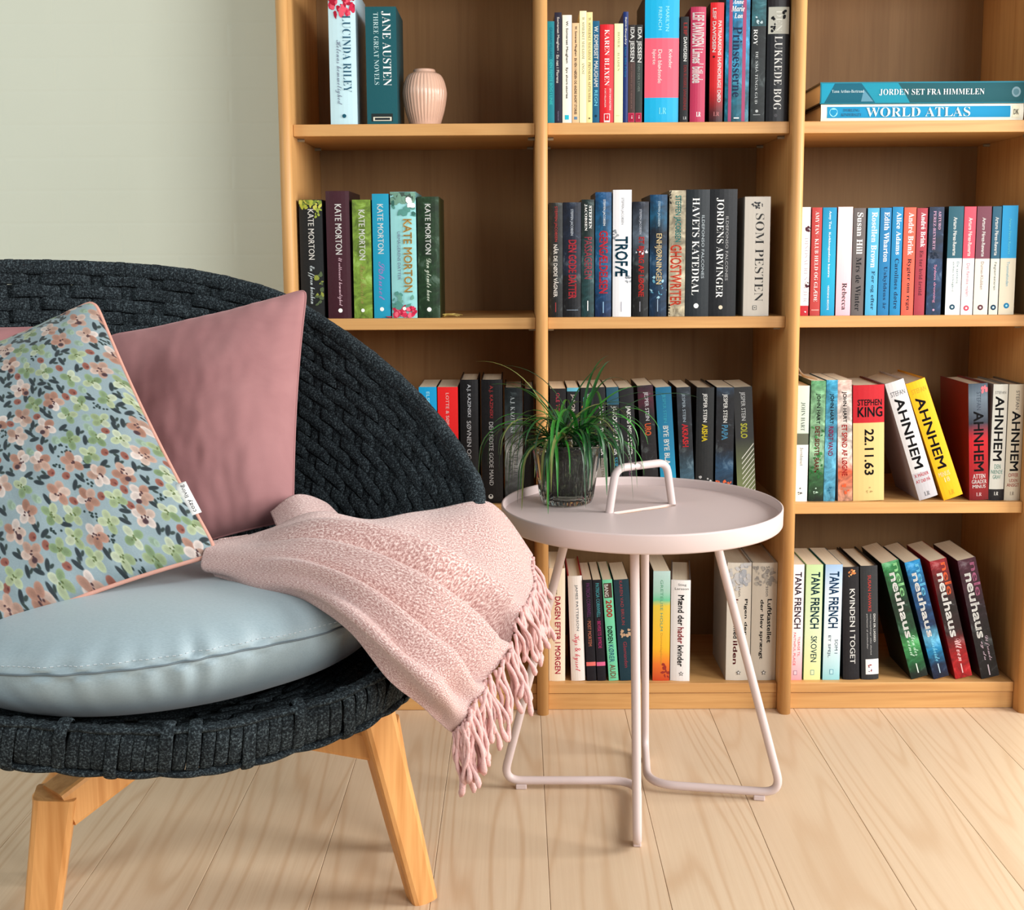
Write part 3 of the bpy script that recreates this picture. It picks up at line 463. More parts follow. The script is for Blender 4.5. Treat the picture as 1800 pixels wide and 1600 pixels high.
 ('charcoal paperback with yellow green title and pale diagonal hatching', (1289.5, 1322, 681.4), (1297, 1329), [(660, (48, 50, 52)), (770, (58, 60, 62)), (850, (130, 140, 100))], (10, 10, 14), 'l',
  [T('JESPER STEIN', 'b', (210, 212, 212), 690, 740, .3, .6), T('SOLO', 'B', (214, 214, 80), 745, 771, .3, .66)]+[('Q', (215, 215, 205), 780+9*k, 10, .3, .98) for k in range(10)]),
 ]), 'C3': (881.5, [
 ('mint white paperback with a small landscape photo, next to the upright', (1397, 1422, 678.5), (1394, 1420), [(660, (205, 220, 210)), (760, (195, 212, 200)), (761, (110, 116, 100)), (781, (238, 238, 234))], (200, 200, 190), '',
  [T('JOHN HART', 's', (60, 66, 62), 707, 757, .42, .72), T('Jernhuset', 's', (80, 80, 80), 786, 818, .42, .66), Bl([(90, 96, 96)], 858, 870, .35, .62, 6, 2.6)]),
 ('pale green paperback fading to dark green with black capitals', (1424.5, 1449.4, 669.7), (1422.6, 1449.4), [(660, (96, 170, 120)), (690, (150, 205, 160)), (790, (175, 215, 180)), (835, (70, 130, 80)), (881, (22, 52, 36))], (20, 70, 46), 'ln',
  [T('JOHN HART', 'B', K, 692, 745, .34, .66), T('DET SIDSTE BARN', 'B', (120, 40, 30), 749, 830, .34, .66), Bl([(60, 130, 70), (40, 100, 50)], 750, 850, .02, .98, 22, 4, 3), Bl([(170, 200, 180)], 858, 868, .3, .6, 6, 2.6)]),
 ('sky blue paperback with black and crimson capitals', (1450.6, 1470.5, 668.5), (1450, 1471), [(0, (70, 178, 214)), (790, (110, 190, 220))], (20, 110, 150), 'ln',
  [T('JOHN HART', 'B', K, 692, 745, .28, .68), T('RØDT VAND', 'B', (150, 40, 90), 749, 801, .28, .7), Bl([(30, 100, 130)], 856, 868, .3, .66, 6, 2.4)]),
 ('blush white paperback with orange blotches at its foot and red capitals', (1472, 1497.2, 669), (1473.4, 1498.6), [(660, (250, 205, 190)), (700, (250, 236, 228)), (800, (250, 236, 225)), (830, (235, 120, 80)), (881, (245, 190, 160))], (215, 190, 180), 'ln',
  [T('JOHN HART', 'B', K, 689, 743, .3, .64), T('ET SPIND AF LØGNE', 'B', (196, 50, 44), 747, 837, .28, .66), Bl([(215, 90, 50)], 852, 870, .2, .7, 9, 3)]),
 ('thick hardback, red above and buff below, with horizontal black lettering', (1500, 1555, 678), (1500, 1554.4), [(0, (196, 28, 46)), (743.5, (224, 198, 140))], (120, 20, 30), 'h',
  [Hh('STEPHEN', 'B', K, 703, 714, .14, .92), Hh('KING', 'B', K, 716, 734, .14, .94), T('22.11.63', 'B', K, 755, 836, .36, .66), Bl([(170, 145, 95)], 858, 868, .4, .62, 6, 2.6)]),
 ('silvery white hardback leaning left with big black capitals', (1556, 1588, 676), (1617, 1656, 876), [(0, (214, 212, 212)), (830, (196, 194, 198))], (190, 180, 176), 'hL',
  [Hh('STEFAN', 'n', (90, 90, 95), 692, 700, .12, .88), T('AHNHEM', 'B', K, 704, 824, .22, .7), Hh('X MÅDER', 'b', (214, 70, 84), 831, 838, .1, .86), Hh('AT DØ PÅ', 'b', (214, 70, 84), 841, 848, .1, .86), Hh('LR', 's', (90, 90, 95), 864, 871, .34, .62)]),
 ('bright yellow hardback leaning left with big black capitals', (1592.5, 1629, 676), (1660, 1698, 876), [(0, (246, 190, 22))], (220, 160, 20), 'hL',
  [Hh('STEFAN', 'n', (200, 150, 40), 688, 696, .15, .9), T('AHNHEM', 'B', K, 703, 824, .2, .66), Hh('MINUS', 'b', (250, 240, 190), 830, 838, .14, .7), Hh('18', 'b', (250, 240, 190), 840, 848, .34, .6), Hh('LR', 's', (200, 150, 30), 862, 870, .36, .62)]),
 ('dark red hardback with an icy mountain on its spine', (1703, 1740, 675.5), (1704.6, 1735), [(660, (80, 96, 110)), (700, (120, 134, 146)), (745, (60, 66, 80)), (775, (200, 26, 44)), (881, (130, 14, 24))], (128, 22, 28), 'hl',
  [T('STEFAN', 'n', (60, 70, 84), 690, 722, .4, .62), T('AHNHEM', 'B', K, 724, 830, .24, .76), Bl([(220, 110, 120)], 680, 690, .6, .98, 7, 4, 2), Hh('ATTEN', 'b', W, 835, 843, .18, .82), Hh('GRADER', 'b', W, 845, 852, .12, .9), Hh('MINUS', 'b', W, 854, 860, .16, .84), Hh('LR', 's', (220, 190, 190), 868, 874, .34, .62)]),
 ('off white hardback with a black foot and big black capitals', (1741.5, 1771, 676), (1736, 1765.8), [(0, (214, 214, 206)), (861, (26, 26, 34))], (150, 150, 145), 'h',
  [Hh('STEFAN', 'n', (90, 90, 90), 688, 693, .12, .86), T('AHNHEM', 'B', K, 697, 811, .16, .76), Hh('DEN', 'b', (120, 170, 160), 817, 825, .28, .7), Hh('NIENDE', 'b', (120, 170, 160), 827, 834, .08, .86), Hh('GRAV', 'b', (120, 170, 160), 836, 843, .2, .74), Hh('LR', 's', W, 866, 872, .32, .62)]),
 ('warm beige hardback with big black capitals, last in the row', (1773, 1803, 676), (1767, 1797), [(0, (204, 196, 178))], (120, 110, 100), 'h',
  [T('STEFAN', 'n', (80, 80, 80), 687, 720, .44, .66), T('AHNHEM', 'B', K, 723, 829, .26, .8), Hh('OFFER', 'b', (170, 70, 60), 833, 840, .2, .82), Hh('UDEN', 'b', (170, 70, 60), 843, 849, .26, .78), Hh('ANSIGT', 'b', (170, 70, 60), 851, 857, .12, .9), Hh('LR', 's', (110, 100, 90), 866, 872, .34, .6)]),
 ]), 'D1': (1199, []), 'D2': (1199, [
 ('cream hardback with rose capitals, first beside the upright', (964.8, 993, 1000), (965.6, 994), [(0, (236, 226, 206))], (215, 205, 190), 'h',
  [T('FOLLETT', 'n', (110, 105, 95), 1012, 1046, .3, .5), T('DAGEN EFTER I MORGEN', 'B', (206, 60, 88), 1049, 1186, .36, .72)]),
 ('white hardback with red script, leaning slightly left', (998, 1022, 1013.6), (1004.4, 1029.6), [(0, (240, 234, 228))], (170, 40, 48), 'h',
  [T('JAMES PATTERSON', 'b', (120, 130, 136), 1029, 1110, .46, .68), T('Kys & kysset', 'x', (215, 60, 84), 1116, 1182, .16, .74)]),
 ('black paperback with violet and orange lettering and a salmon band', (1024, 1040, 1020), (1032, 1049), [(0, (24, 22, 36)), (1165, (236, 130, 124)), (1172, (24, 22, 36))], (14, 12, 20), '',
  [T('PATRICIA CORNWELL', 'b', (120, 60, 120), 1026, 1086, .32, .72), T('· POST MORTEM', 'b', (220, 140, 110), 1089, 1137, .32, .68)]),
 ('black paperback with aqua and magenta lettering and a pink band', (1041.6, 1056, 1020), (1050.4, 1066.4), [(0, (22, 22, 38)), (1165, (226, 120, 160)), (1172, (22, 22, 38))], (14, 12, 20), '',
  [T('PATRICIA CORNWELL', 'b', (90, 190, 200), 1026, 1086, .3, .7), T('· BEVISETS BYRDE', 'b', (214, 66, 140), 1089, 1141, .3, .7)]),
 ('mint green paperback with a brown box and red numerals', (1058.6, 1075.4, 1020), (1070.4, 1087.8), [(0, (130, 214, 176))], (90, 170, 140), '',
  [Rr((80, 56, 48), 1026, 1052, .1, .92), T('BANG', 'B', W, 1028, 1050, .16, .56), T('2000', 'B', (214, 50, 50), 1056, 1086, .22, .82), T('DØDEN', 'B', K, 1102, 1132, .2, .7), T('KØRER', 'b', (60, 120, 150), 1135, 1166, .2, .72), T('AUDI', 'b', (150, 70, 50), 1170, 1194, .2, .76)]),
 ('dark teal paperback with faint red letters behind the front table leg', (1078.4, 1107.5, 1020), (1090.4, 1114), [(0, (14, 66, 80))], (8, 30, 38), '',
  [T('KAREN VAD BRUUN', 'n', (150, 60, 66), 1022, 1100, .36, .56), T('Gåemanden', 'n', (150, 52, 66), 1130, 1176, .36, .6), Bl([(190, 160, 130)], 1108, 1122, .3, .9, 12, 3.4, 4)]),
 ('paperback fading from mint through yellow to orange', (1147.6, 1177.6, 1004.4), (1148, 1177.6), [(980, (190, 214, 210)), (1040, (170, 205, 190)), (1056, (120, 200, 160)), (1066, (225, 200, 80)), (1140, (240, 190, 50)), (1170, (230, 130, 50)), (1199, (205, 84, 40))], (14, 34, 34), 'l',
  [T('GRETELISE HOLM', 'n', (90, 150, 120), 1020, 1110, .42, .58), T('Dommedagsbarnet', 'n', (200, 150, 50), 1114, 1170, .42, .58), Bl([(150, 50, 40)], 1166, 1192, .55, .98, 12, 4, 4)]),
 ('white hardback, slightly fanned open, with black and dark red lettering', (1178.6, 1213, 1020), (1179.6, 1213), [(0, (240, 238, 236))], (120, 110, 105), 'hy',
  [Hh('Stieg', 'n', K, 1026, 1031, .36, .78), Hh('Larsson', 'n', K, 1033, 1037, .2, .9), T('Mænd der', 'B', K, 1046, 1100, .36, .68), T('hader', 'B', (170, 40, 50), 1103, 1132, .36, .68), T('kvinder', 'B', K, 1135, 1173, .36, .68), ('A', (60, 60, 60), 1186, .56, 5)]),
 ('thick ivory hardback with partly red title, left of ivory pair', (1277, 1320, 990), (1278, 1319.4), [(0, (222, 216, 204))], (205, 200, 190), 'h',
  [T('Stieg Larsson', 'n', (70, 70, 72), 996, 1049, .42, .58), T('Pigen der', 'B', K, 1054, 1118, .7, .86), T('legede', 'B', (110, 30, 36), 1054, 1098, .28, .46), T('med', 'B', K, 1102, 1124, .28, .46), T('ilden', 'B', (110, 30, 36), 1128, 1170, .28, .46), Bl([(170, 174, 180), (196, 196, 196)], 992, 1040, .1, .95, 40, 6, 3), ('A', (60, 60, 60), 1185, .52, 5)]),
 ('thick ivory hardback with all black title, right of ivory pair', (1321.6, 1366, 990), (1320.6, 1365.4), [(0, (212, 204, 190))], (190, 184, 172), 'h',
  [T('Stieg Larsson', 'n', (90, 90, 92), 996, 1049, .5, .68), T('Luftkastellet', 'B', K, 1054, 1132, .62, .8), T('der blev sprængt', 'B', K, 1055, 1161, .3, .48), Bl([(150, 146, 140), (176, 170, 160)], 998, 1030, .1, .95, 34, 5, 7), ('A', (60, 60, 60), 1185, .52, 5)]),
 ]), 'D3': (1196, [
 ('white paperback with pink foot, first in row by the upright', (1384, 1413.4, 993), (1381, 1410), [(980, (238, 232, 236)), (1120, (236, 226, 230)), (1196, (238, 170, 180))], (230, 220, 222), 'l',
  [T('TANA FRENCH', 'B', (60, 56, 76), 1006, 1105, .36, .84), T('TILBAGE TIL', 'n', (200, 60, 70), 1119, 1154, .66, .82), T('FAITHFUL PLACE', 'n', (200, 60, 70), 1112, 1170, .36, .52), Rr((140, 130, 150), 1179, 1187, .4, .66), Rr((238, 190, 200), 1180, 1186, .44, .62)]),
 ('pale yellow green paperback with dark teal capitals', (1415.6, 1445.8, 993), (1414.8, 1443), [(980, (196, 220, 170)), (1100, (214, 228, 196)), (1196, (226, 230, 170))], (150, 180, 120), 'l',
  [T('TANA FRENCH', 'B', (20, 66, 80), 1006, 1105, .3, .84), T('SKOVEN', 'b', (20, 66, 80), 1118, 1164, .38, .74), Rr((110, 150, 140), 1178, 1187, .4, .62), Rr((220, 228, 180), 1179, 1186, .43, .59)]),
 ('pale blue paperback with dark blue capitals', (1448.6, 1479.2, 993), (1448.6, 1478), [(980, (166, 196, 226)), (1040, (214, 226, 236)), (1130, (222, 234, 236)), (1196, (160, 214, 220))], (50, 120, 150), 'l',
  [T('TANA FRENCH', 'B', (20, 70, 110), 1005, 1104, .24, .82), T('SOM I', 'n', (20, 50, 80), 1124, 1149, .66, .84), T('ET SPEJL', 'n', (20, 50, 80), 1117, 1156, .24, .42), Rr((90, 150, 170), 1177, 1186, .4, .62), Rr((180, 220, 225), 1178, 1185, .43, .59)]),
 ('black hardback with thin white capitals and a tiny glowing picture', (1481, 1509.6, 998), (1482.4, 1511.6), [(0, (26, 28, 38))], (16, 16, 22), 'h',
  [T('KVINDEN I TOGET', 'b', W, 1036, 1168, .42, .74), Bl([(190, 120, 70), (225, 170, 110)], 1002, 1014, .35, .72, 12, 3)]),
 ('grey black hardback with a white sticker at its foot', (1512.4, 1541.4, 996), (1514.8, 1546.4), [(0, (56, 60, 64))], (30, 32, 36), 'h',
  [T('SUSAN HAWKE', 'n', (190, 60, 50), 1012, 1076, .42, .6), T('DEN ER LIGSED', 'B', W, 1080, 1130, .72, .84), T('med hentydninger stilen efterlod', 'n', (190, 190, 190), 1080, 1152, .5, .6), T('perlesnor af smilehuller', 'n', (190, 190, 190), 1080, 1142, .3, .4), Rr((236, 236, 234), 1160, 1187, .24, 1.0), Bl([(150, 60, 60), (110, 90, 120)], 1170, 1182, .4, .6, 6, 2.6)]),
 ('green paperback leaning left with white rounded lettering', (1549.5, 1575.6, 991.5), (1602.6, 1639, 1188), [(975, (120, 190, 140)), (1000, (60, 150, 90)), (1060, (16, 66, 46)), (1110, (26, 96, 60)), (1130, (90, 180, 110)), (1160, (40, 130, 80)), (1180, (14, 50, 38))], (10, 36, 28), 'lnL',
  [T('nele', 'b', (150, 214, 150), 996, 1052, .62, .98), T('neuhaus', 'B', W, 1010, 1120, .28, .72), T('Den der', 'x', (190, 225, 200), 1118, 1152, .56, .82), T('vind', 'x', (190, 225, 200), 1124, 1152, .3, .52), Rr((210, 225, 215), 1164, 1180, .46, .52)]),
 ('bright blue paperback leaning left with white rounded lettering', (1590, 1614.8, 990), (1642, 1674, 1188), [(975, (30, 160, 214)), (1040, (20, 110, 165)), (1100, (14, 66, 110)), (1120, (120, 196, 226)), (1140, (20, 160, 210)), (1165, (16, 60, 100)), (1188, (20, 40, 80))], (10, 60, 90), 'lnL',
  [T('nele', 'b', (110, 196, 232), 997, 1050, .6, .96), T('neuhaus', 'B', W, 1010, 1118, .26, .7), T('Snehvide', 'x', (120, 200, 230), 1122, 1160, .4, .7), Rr((190, 215, 230), 1164, 1180, .46, .52)]),
 ('red and black paperback leaning left with orange and white lettering', (1634, 1659.6, 988), (1680.4, 1716.4, 1188), [(975, (170, 34, 52)), (1020, (120, 26, 36)), (1060, (40, 30, 34)), (1110, (60, 24, 28)), (1150, (190, 20, 34)), (1188, (215, 34, 46))], (176, 26, 40), 'lnL',
  [T('nele', 'b', (240, 110, 66), 994, 1048, .6, .98), T('neuhaus', 'B', W, 1010, 1118, .24, .72), T('Ulven', 'x', (235, 190, 190), 1122, 1160, .4, .76), Rr((235, 190, 190), 1164, 1180, .46, .52)]),
 ('black and plum paperback leaning left, last in the row', (1683, 1711.6, 986.5), (1726, 1763, 1188), [(975, (90, 34, 62)), (1030, (84, 34, 58)), (1070, (52, 30, 46)), (1110, (34, 30, 38)), (1188, (26, 26, 32))], (52, 20, 44), 'lnL',
  [T('nele', 'b', (176, 104, 136), 994, 1050, .62, .98), T('neuhaus', 'B', W, 1010, 1120, .22, .7), T('Di fremde', 'x', (200, 180, 195), 1118, 1160, .56, .8), T('og du', 'x', (200, 180, 195), 1126, 1158, .3, .5), Rr((200, 190, 200), 1166, 1184, .46, .52)]),
 ])}
GROUPS = {'A1': 'tall books on the top shelf of the left bay', 'A2': 'books on the top shelf of the middle bay', 'B1': 'books on the second shelf of the left bay',
 'B2': 'books on the second shelf of the middle bay', 'B3': 'books on the second shelf of the right bay', 'C1': 'books behind the armchair', 'C2': 'books behind the round table',
 'C3': 'books on the third shelf of the right bay', 'D1': '', 'D2': 'books on the bottom shelf of the middle bay', 'D3': 'books on the bottom shelf of the right bay'}
PLACE = {'A1': 'top shelf left bay', 'A2': 'top shelf middle bay', 'B1': 'second shelf left bay', 'B2': 'second shelf middle bay', 'B3': 'second shelf right bay',
 'C1': 'third shelf left bay', 'C2': 'third shelf middle bay', 'C3': 'third shelf right bay', 'D1': '', 'D2': 'bottom shelf middle bay', 'D3': 'bottom shelf right bay'}

# glyph meshes: every string once, converted in one go
_txt = {}
def want(s, st): _txt.setdefault((s, st), None)
LYING = [('T', 'JORDEN SET FRA HIMMELEN', 's'), ('T', 'Yann Arthus-Bertrand', 's'), ('T', 'WORLD ATLAS', 's'), ('T', 'DORLING', 's'), ('T', 'KINDERSLEY', 's'), ('T', 'DK', 'b'), ('T', 'cozy living', 'n')]
for row, (yb, bl) in BOOKS.items():
    for b in bl:
        for p in b[6]:
            if p[0] in 'TH': want(p[1], p[2])
for p in LYING: want(p[1], p[2])
tmp = []
for (s_, st) in _txt:
    c = bpy.data.curves.new('lettering', 'FONT'); base, off = STY[st]; c.body = fancy(s_, base) if base else s_
    c.offset = off; c.resolution_u = 2; o = bpy.data.objects.new('lettering', c); COL.objects.link(o); tmp.append(((s_, st), o, c))
bpy.context.view_layer.update(); dg = bpy.context.evaluated_depsgraph_get()
for k, o, c in tmp:
    me = bpy.data.meshes.new_from_object(o.evaluated_get(dg))
    V = np.zeros(len(me.vertices)*3, np.float32); me.vertices.foreach_get('co', V); V = V.reshape(-1, 3)[:, :2]
    pf_ = [tuple(p.vertices) for p in me.polygons]; d_ = {'b': .009, 'B': .019}.get(k[1], 0)
    if d_:       # heavier weights: the same outlines struck again slightly apart
        n0 = len(V); sh = [(-d_, -d_), (d_, -d_), (-d_, d_), (d_, d_)] if k[1] == 'B' else [(-d_, 0), (d_, 0)]
        V = np.concatenate([V+np.array(q, np.float32) for q in sh]); pf_ = [tuple(i+n0*r for i in f) for r in range(len(sh)) for f in pf_]
    lo = V.min(0); hi = V.max(0); _txt[k] = ((V-lo)/(hi-lo), pf_)
    bpy.data.meshes.remove(me)
for k, o, c in tmp: bpy.data.objects.remove(o); bpy.data.curves.remove(c)

PAGES = NT('pages', .85, .15)
_v = PAGES.coord('Object', (900, 6, 6)); _n = PAGES.noise(_v, 1, 2)
PAGES.base(PAGES.mix(_n, (206, 190, 160), (232, 220, 196))); PAGES.bump(_n, .3, .0006); PAGES = PAGES.m
def deep(c): return tuple(255*(v/255)**1.22 for v in c)
def spine_mat(stops, h, yt, yb, smooth, mott, hard, dim='Z'):
    t = NT('printed_cover', .4 if hard else .46, .28)
    tc = t.n('TexCoord'); sp = t.n('SeparateXYZ'); t.l(tc.outputs['Object'], sp.inputs[0])
    # v = fraction from the top
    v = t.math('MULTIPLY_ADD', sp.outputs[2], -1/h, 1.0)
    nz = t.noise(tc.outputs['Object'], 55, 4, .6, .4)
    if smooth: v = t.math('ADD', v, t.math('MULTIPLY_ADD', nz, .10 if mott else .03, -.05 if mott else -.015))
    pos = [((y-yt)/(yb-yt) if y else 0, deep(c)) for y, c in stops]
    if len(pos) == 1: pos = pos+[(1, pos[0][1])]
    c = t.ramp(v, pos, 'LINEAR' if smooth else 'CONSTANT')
    if mott:
        m2 = t.noise(tc.outputs['Object'], 38, 5, .65, .8)
        f = t.ramp(m2, [(.38, (90, 90, 90)), (.5, (188, 188, 188)), (.64, (255, 255, 255))])
        c = t.mix(.75, c, f, 'MULTIPLY')
        c = t.mix(.3, c, t.ramp(m2, [(.55, (0, 0, 0)), (.72, (150, 165, 165))]), 'ADD')
    f = t.noise(tc.outputs['Object'], 260, 2); c = t.mix(t.math('MULTIPLY', f, .05), c, (128, 128, 128))
    t.base(c); return t.m
def cover_data(w, d, h, th, bul):
    n = 7; out = [(0, d)]+[(w*k/(n-1), -bul*(1-(2*k/(n-1)-1)**2)) for k in range(n)]+[(w, d)]
    inn = [(th, d)]+[(min(max(p[0], th), w-th), p[1]+th) for p in out[1:-1]]+[(w-th, d)]
    m_ = len(out); V = []
    for z in (0, h):
        V += [(x, y, z) for x, y in out]+[(x, y, z) for x, y in inn]
    Fc = []; mi = []; o2 = 2*m_
    for i in range(m_-1):
        sp = 1 <= i <= m_-3
        Fc.append((i, i+1, o2+i+1, o2+i)); mi.append(0 if sp else 1)
        Fc.append((m_+i+1, m_+i, o2+m_+i, o2+m_+i+1)); mi.append(1)
        Fc.append((i+1, i, m_+i, m_+i+1)); mi.append(0 if sp else 1)
        Fc.append((o2+i, o2+i+1, o2+m_+i+1, o2+m_+i)); mi.append(0 if sp else 1)
    for i in (0, m_-1):
        q = (i, m_+i, o2+m_+i, o2+i); Fc.append(q if i == 0 else q[::-1]); mi.append(1)
    return V, Fc, mi
def mesh_on_spine(name, V, Fc, mats, parent, mi, w, bul):
    """cut the print along the facets of the rounded spine, then lay it on them"""
    import bmesh
    o = mesh(name, V, Fc, mats, parent, mi=mi); bm = bmesh.new(); bm.from_mesh(o.data)
    for k in range(1, 6):
        bmesh.ops.bisect_plane(bm, geom=list(bm.verts)+list(bm.edges)+list(bm.faces), dist=1e-7, plane_co=(w*k/6, 0, 0), plane_no=(1, 0, 0))
    kn = [k/6 for k in range(7)]; kv = [-bul*(1-(2*k-1)**2) for k in kn]
    for v in bm.verts: v.co.y += float(np.interp(v.co.x/w, kn, kv))
    bm.to_mesh(o.data); bm.free(); return o
def lettering(items, w, h, yt, yb, bul, parent, px, flatface=None, name='lettering'):
    """printed words and marks lying on the spine"""
    V = []; Fc = []; mi = []; mats = []; lay = 0
    def put(pts, faces, col):
        nonlocal lay
        mt = ink(col)
        if mt not in mats: mats.append(mt)
        k = mats.index(mt); o = len(V); lay += 1
        for u, v in pts:       # u 0..1 across, v 0..1 from the top
            uu = min(max(u, 0.004), .996); vv = min(max(v, .002), .998)
            V.append((uu*w, -.00016-.00003*lay, (1-vv)*h))
        for f in faces: Fc.append(tuple(i+o for i in f)); mi.append(k)
    fr = lambda y: (y-yt)/(yb-yt)
    for it in items:
        kd = it[0]
        if kd in 'TH':
            P, pf = _txt[(it[1], it[2])]; _, s_, st, c, y0, y1, u0, u1 = it; v0, v1 = fr(y0), fr(y1)
            if kd == 'T': pts = [(u0+q[1]*(u1-u0), v0+q[0]*(v1-v0)) for q in P]
            else: pts = [(u0+q[0]*(u1-u0), v1+q[1]*(v0-v1)) for q in P]
            put(pts, pf, c)
        elif kd == 'R':
            _, c, y0, y1, u0, u1 = it; n = 5; pts = [(u0+(u1-u0)*k/(n-1), fr(y)) for y in (y0, y1) for k in range(n)]
            put(pts, [(k, k+1, n+k+1, n+k) for k in range(n-1)], c)
        elif kd in 'DA':
            _, c, y, u, r = it; N = 14 if kd == 'D' else 10; rx = r*px/w; rv = r*px/h
            pts = [(u+rx*math.cos(2*math.pi*k/N+.3)*(1 if kd == 'D' or k % 2 else .42), fr(y)+rv*math.sin(2*math.pi*k/N+.3)*(1 if kd == 'D' or k % 2 else .42)) for k in range(N)]
            put(pts+[(u, fr(y))], [(k, (k+1) % N, N) for k in range(N)], c)
            if kd == 'A': put([(u+(a-u)*.55, fr(y)+(b-fr(y))*.55) for a, b in pts]+[(u, fr(y))], [(k, (k+1) % N, N) for k in range(N)], (236, 234, 230))
        elif kd == 'Q':
            _, c, y, hh, u0, u1 = it; a, b = fr(y), fr(y+2.2); sl = hh*2.6/(yb-yt); put([(u0, a+sl), (u1, a), (u1, b), (u0, b+sl)], [(0, 1, 2, 3)], c)
        elif kd == 'B':
            _, cs, y0, y1, u0, u1, n, r, seed = it; rg = random.Random(seed*31+int(y0))
            for _k in range(n):
                cx = rg.uniform(u0, u1); cy = fr(rg.uniform(y0, y1)); rr = r*rg.uniform(.5, 1.1); el = rg.uniform(.4, .9); an = rg.uniform(0, math.pi); N = 9; pts = []
                for q in range(N):
                    a = 2*math.pi*q/N; e = rr*(1+rg.uniform(-.22, .22)); x = e*math.cos(a); y = e*el*math.sin(a)
                    X, Y = x*math.cos(an)-y*math.sin(an), x*math.sin(an)+y*math.cos(an); pts.append((cx+X*px/w, cy+Y*px/h))
                put(pts, [tuple(range(N))], rg.choice(cs))
    if not V: return None
    return mesh_on_spine(name, V, Fc, mats, parent, mi, w, bul)
SP_Y = {'A': .006, 'B': .008, 'C': .012, 'D': .014}
for row, (yb, bl) in BOOKS.items():
    zs = SHELF_Z[row[0]]; ys = SP_Y[row[0]]; bay = int(row[1])-1; prev = UX[bay]+TH+.0008; lim = UX[bay+1]-.0008; rg = random.Random(row)
    for lab, tp, bt, stops, side, fl, items in bl:
        ybs = bt[2] if len(bt) > 2 else yb
        tl = at(tp[0], tp[2], Y=ys); tr = at(tp[1], tp[2], Y=ys); b0 = at(bt[0], ybs, Y=ys); b1 = at(bt[1], ybs, Y=ys)
        w_ = ((tr.x-tl.x)+(b1.x-b0.x))/2; ang = math.atan2(tl.x-b0.x, tl.z-zs)
        if abs(ang) < math.radians(1.6): ang = 0; x0 = (tl.x+b0.x)/2
        else: x0 = b0.x
        if 'L' in fl: w_ *= math.cos(ang)*1.0
        if ang == 0 and x0 < prev: w_ -= prev-x0; x0 = prev
        if ang != 0 and x0 < prev: x0 = prev
        if ang == 0 and x0+w_ > lim: w_ = lim-x0
        h_ = (tl.z-zs)/math.cos(ang)
        if ang < 0: h_ -= 0
        if ang == 0: prev = x0+w_+.0003
        else: prev = x0+w_*math.cos(ang)+.0003 if 'L' not in fl else x0+w_/math.cos(ang)*1.0+.0005
        hard = 'h' in fl; d_ = (.150 if hard else .132)*rg.uniform(.95, 1.04)
        d_ = min(d_, .26)
        th = .0022 if hard else .0007; bul = min(.0022, w_*.09) if hard else min(.0006, w_*.03)
        rt = empty('book', (x0, ys+bul, zs+.0002), (0, ang, 0)); yaw = 0
        if 'y' in fl: rt.rotation_euler = (0, ang, -.13)
        tag(rt, lab+', '+PLACE[row], 'book', GROUPS[row])
        px = (lim-UX[bay])/440
        V, Fc, mi = cover_data(w_, d_, h_, th, bul)
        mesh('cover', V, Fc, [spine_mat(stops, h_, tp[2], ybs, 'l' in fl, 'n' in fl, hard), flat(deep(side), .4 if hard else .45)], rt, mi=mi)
        ins = .0032 if hard else .0003
        ws = th*.9; V, Fc = box(ws, w_-ws, th+.0006, d_-(.004 if hard else .0004), ins, h_-ins)
        mesh('page_block', V, Fc, PAGES, rt)
        lettering(items, w_, h_, tp[2], ybs, bul, rt, px)

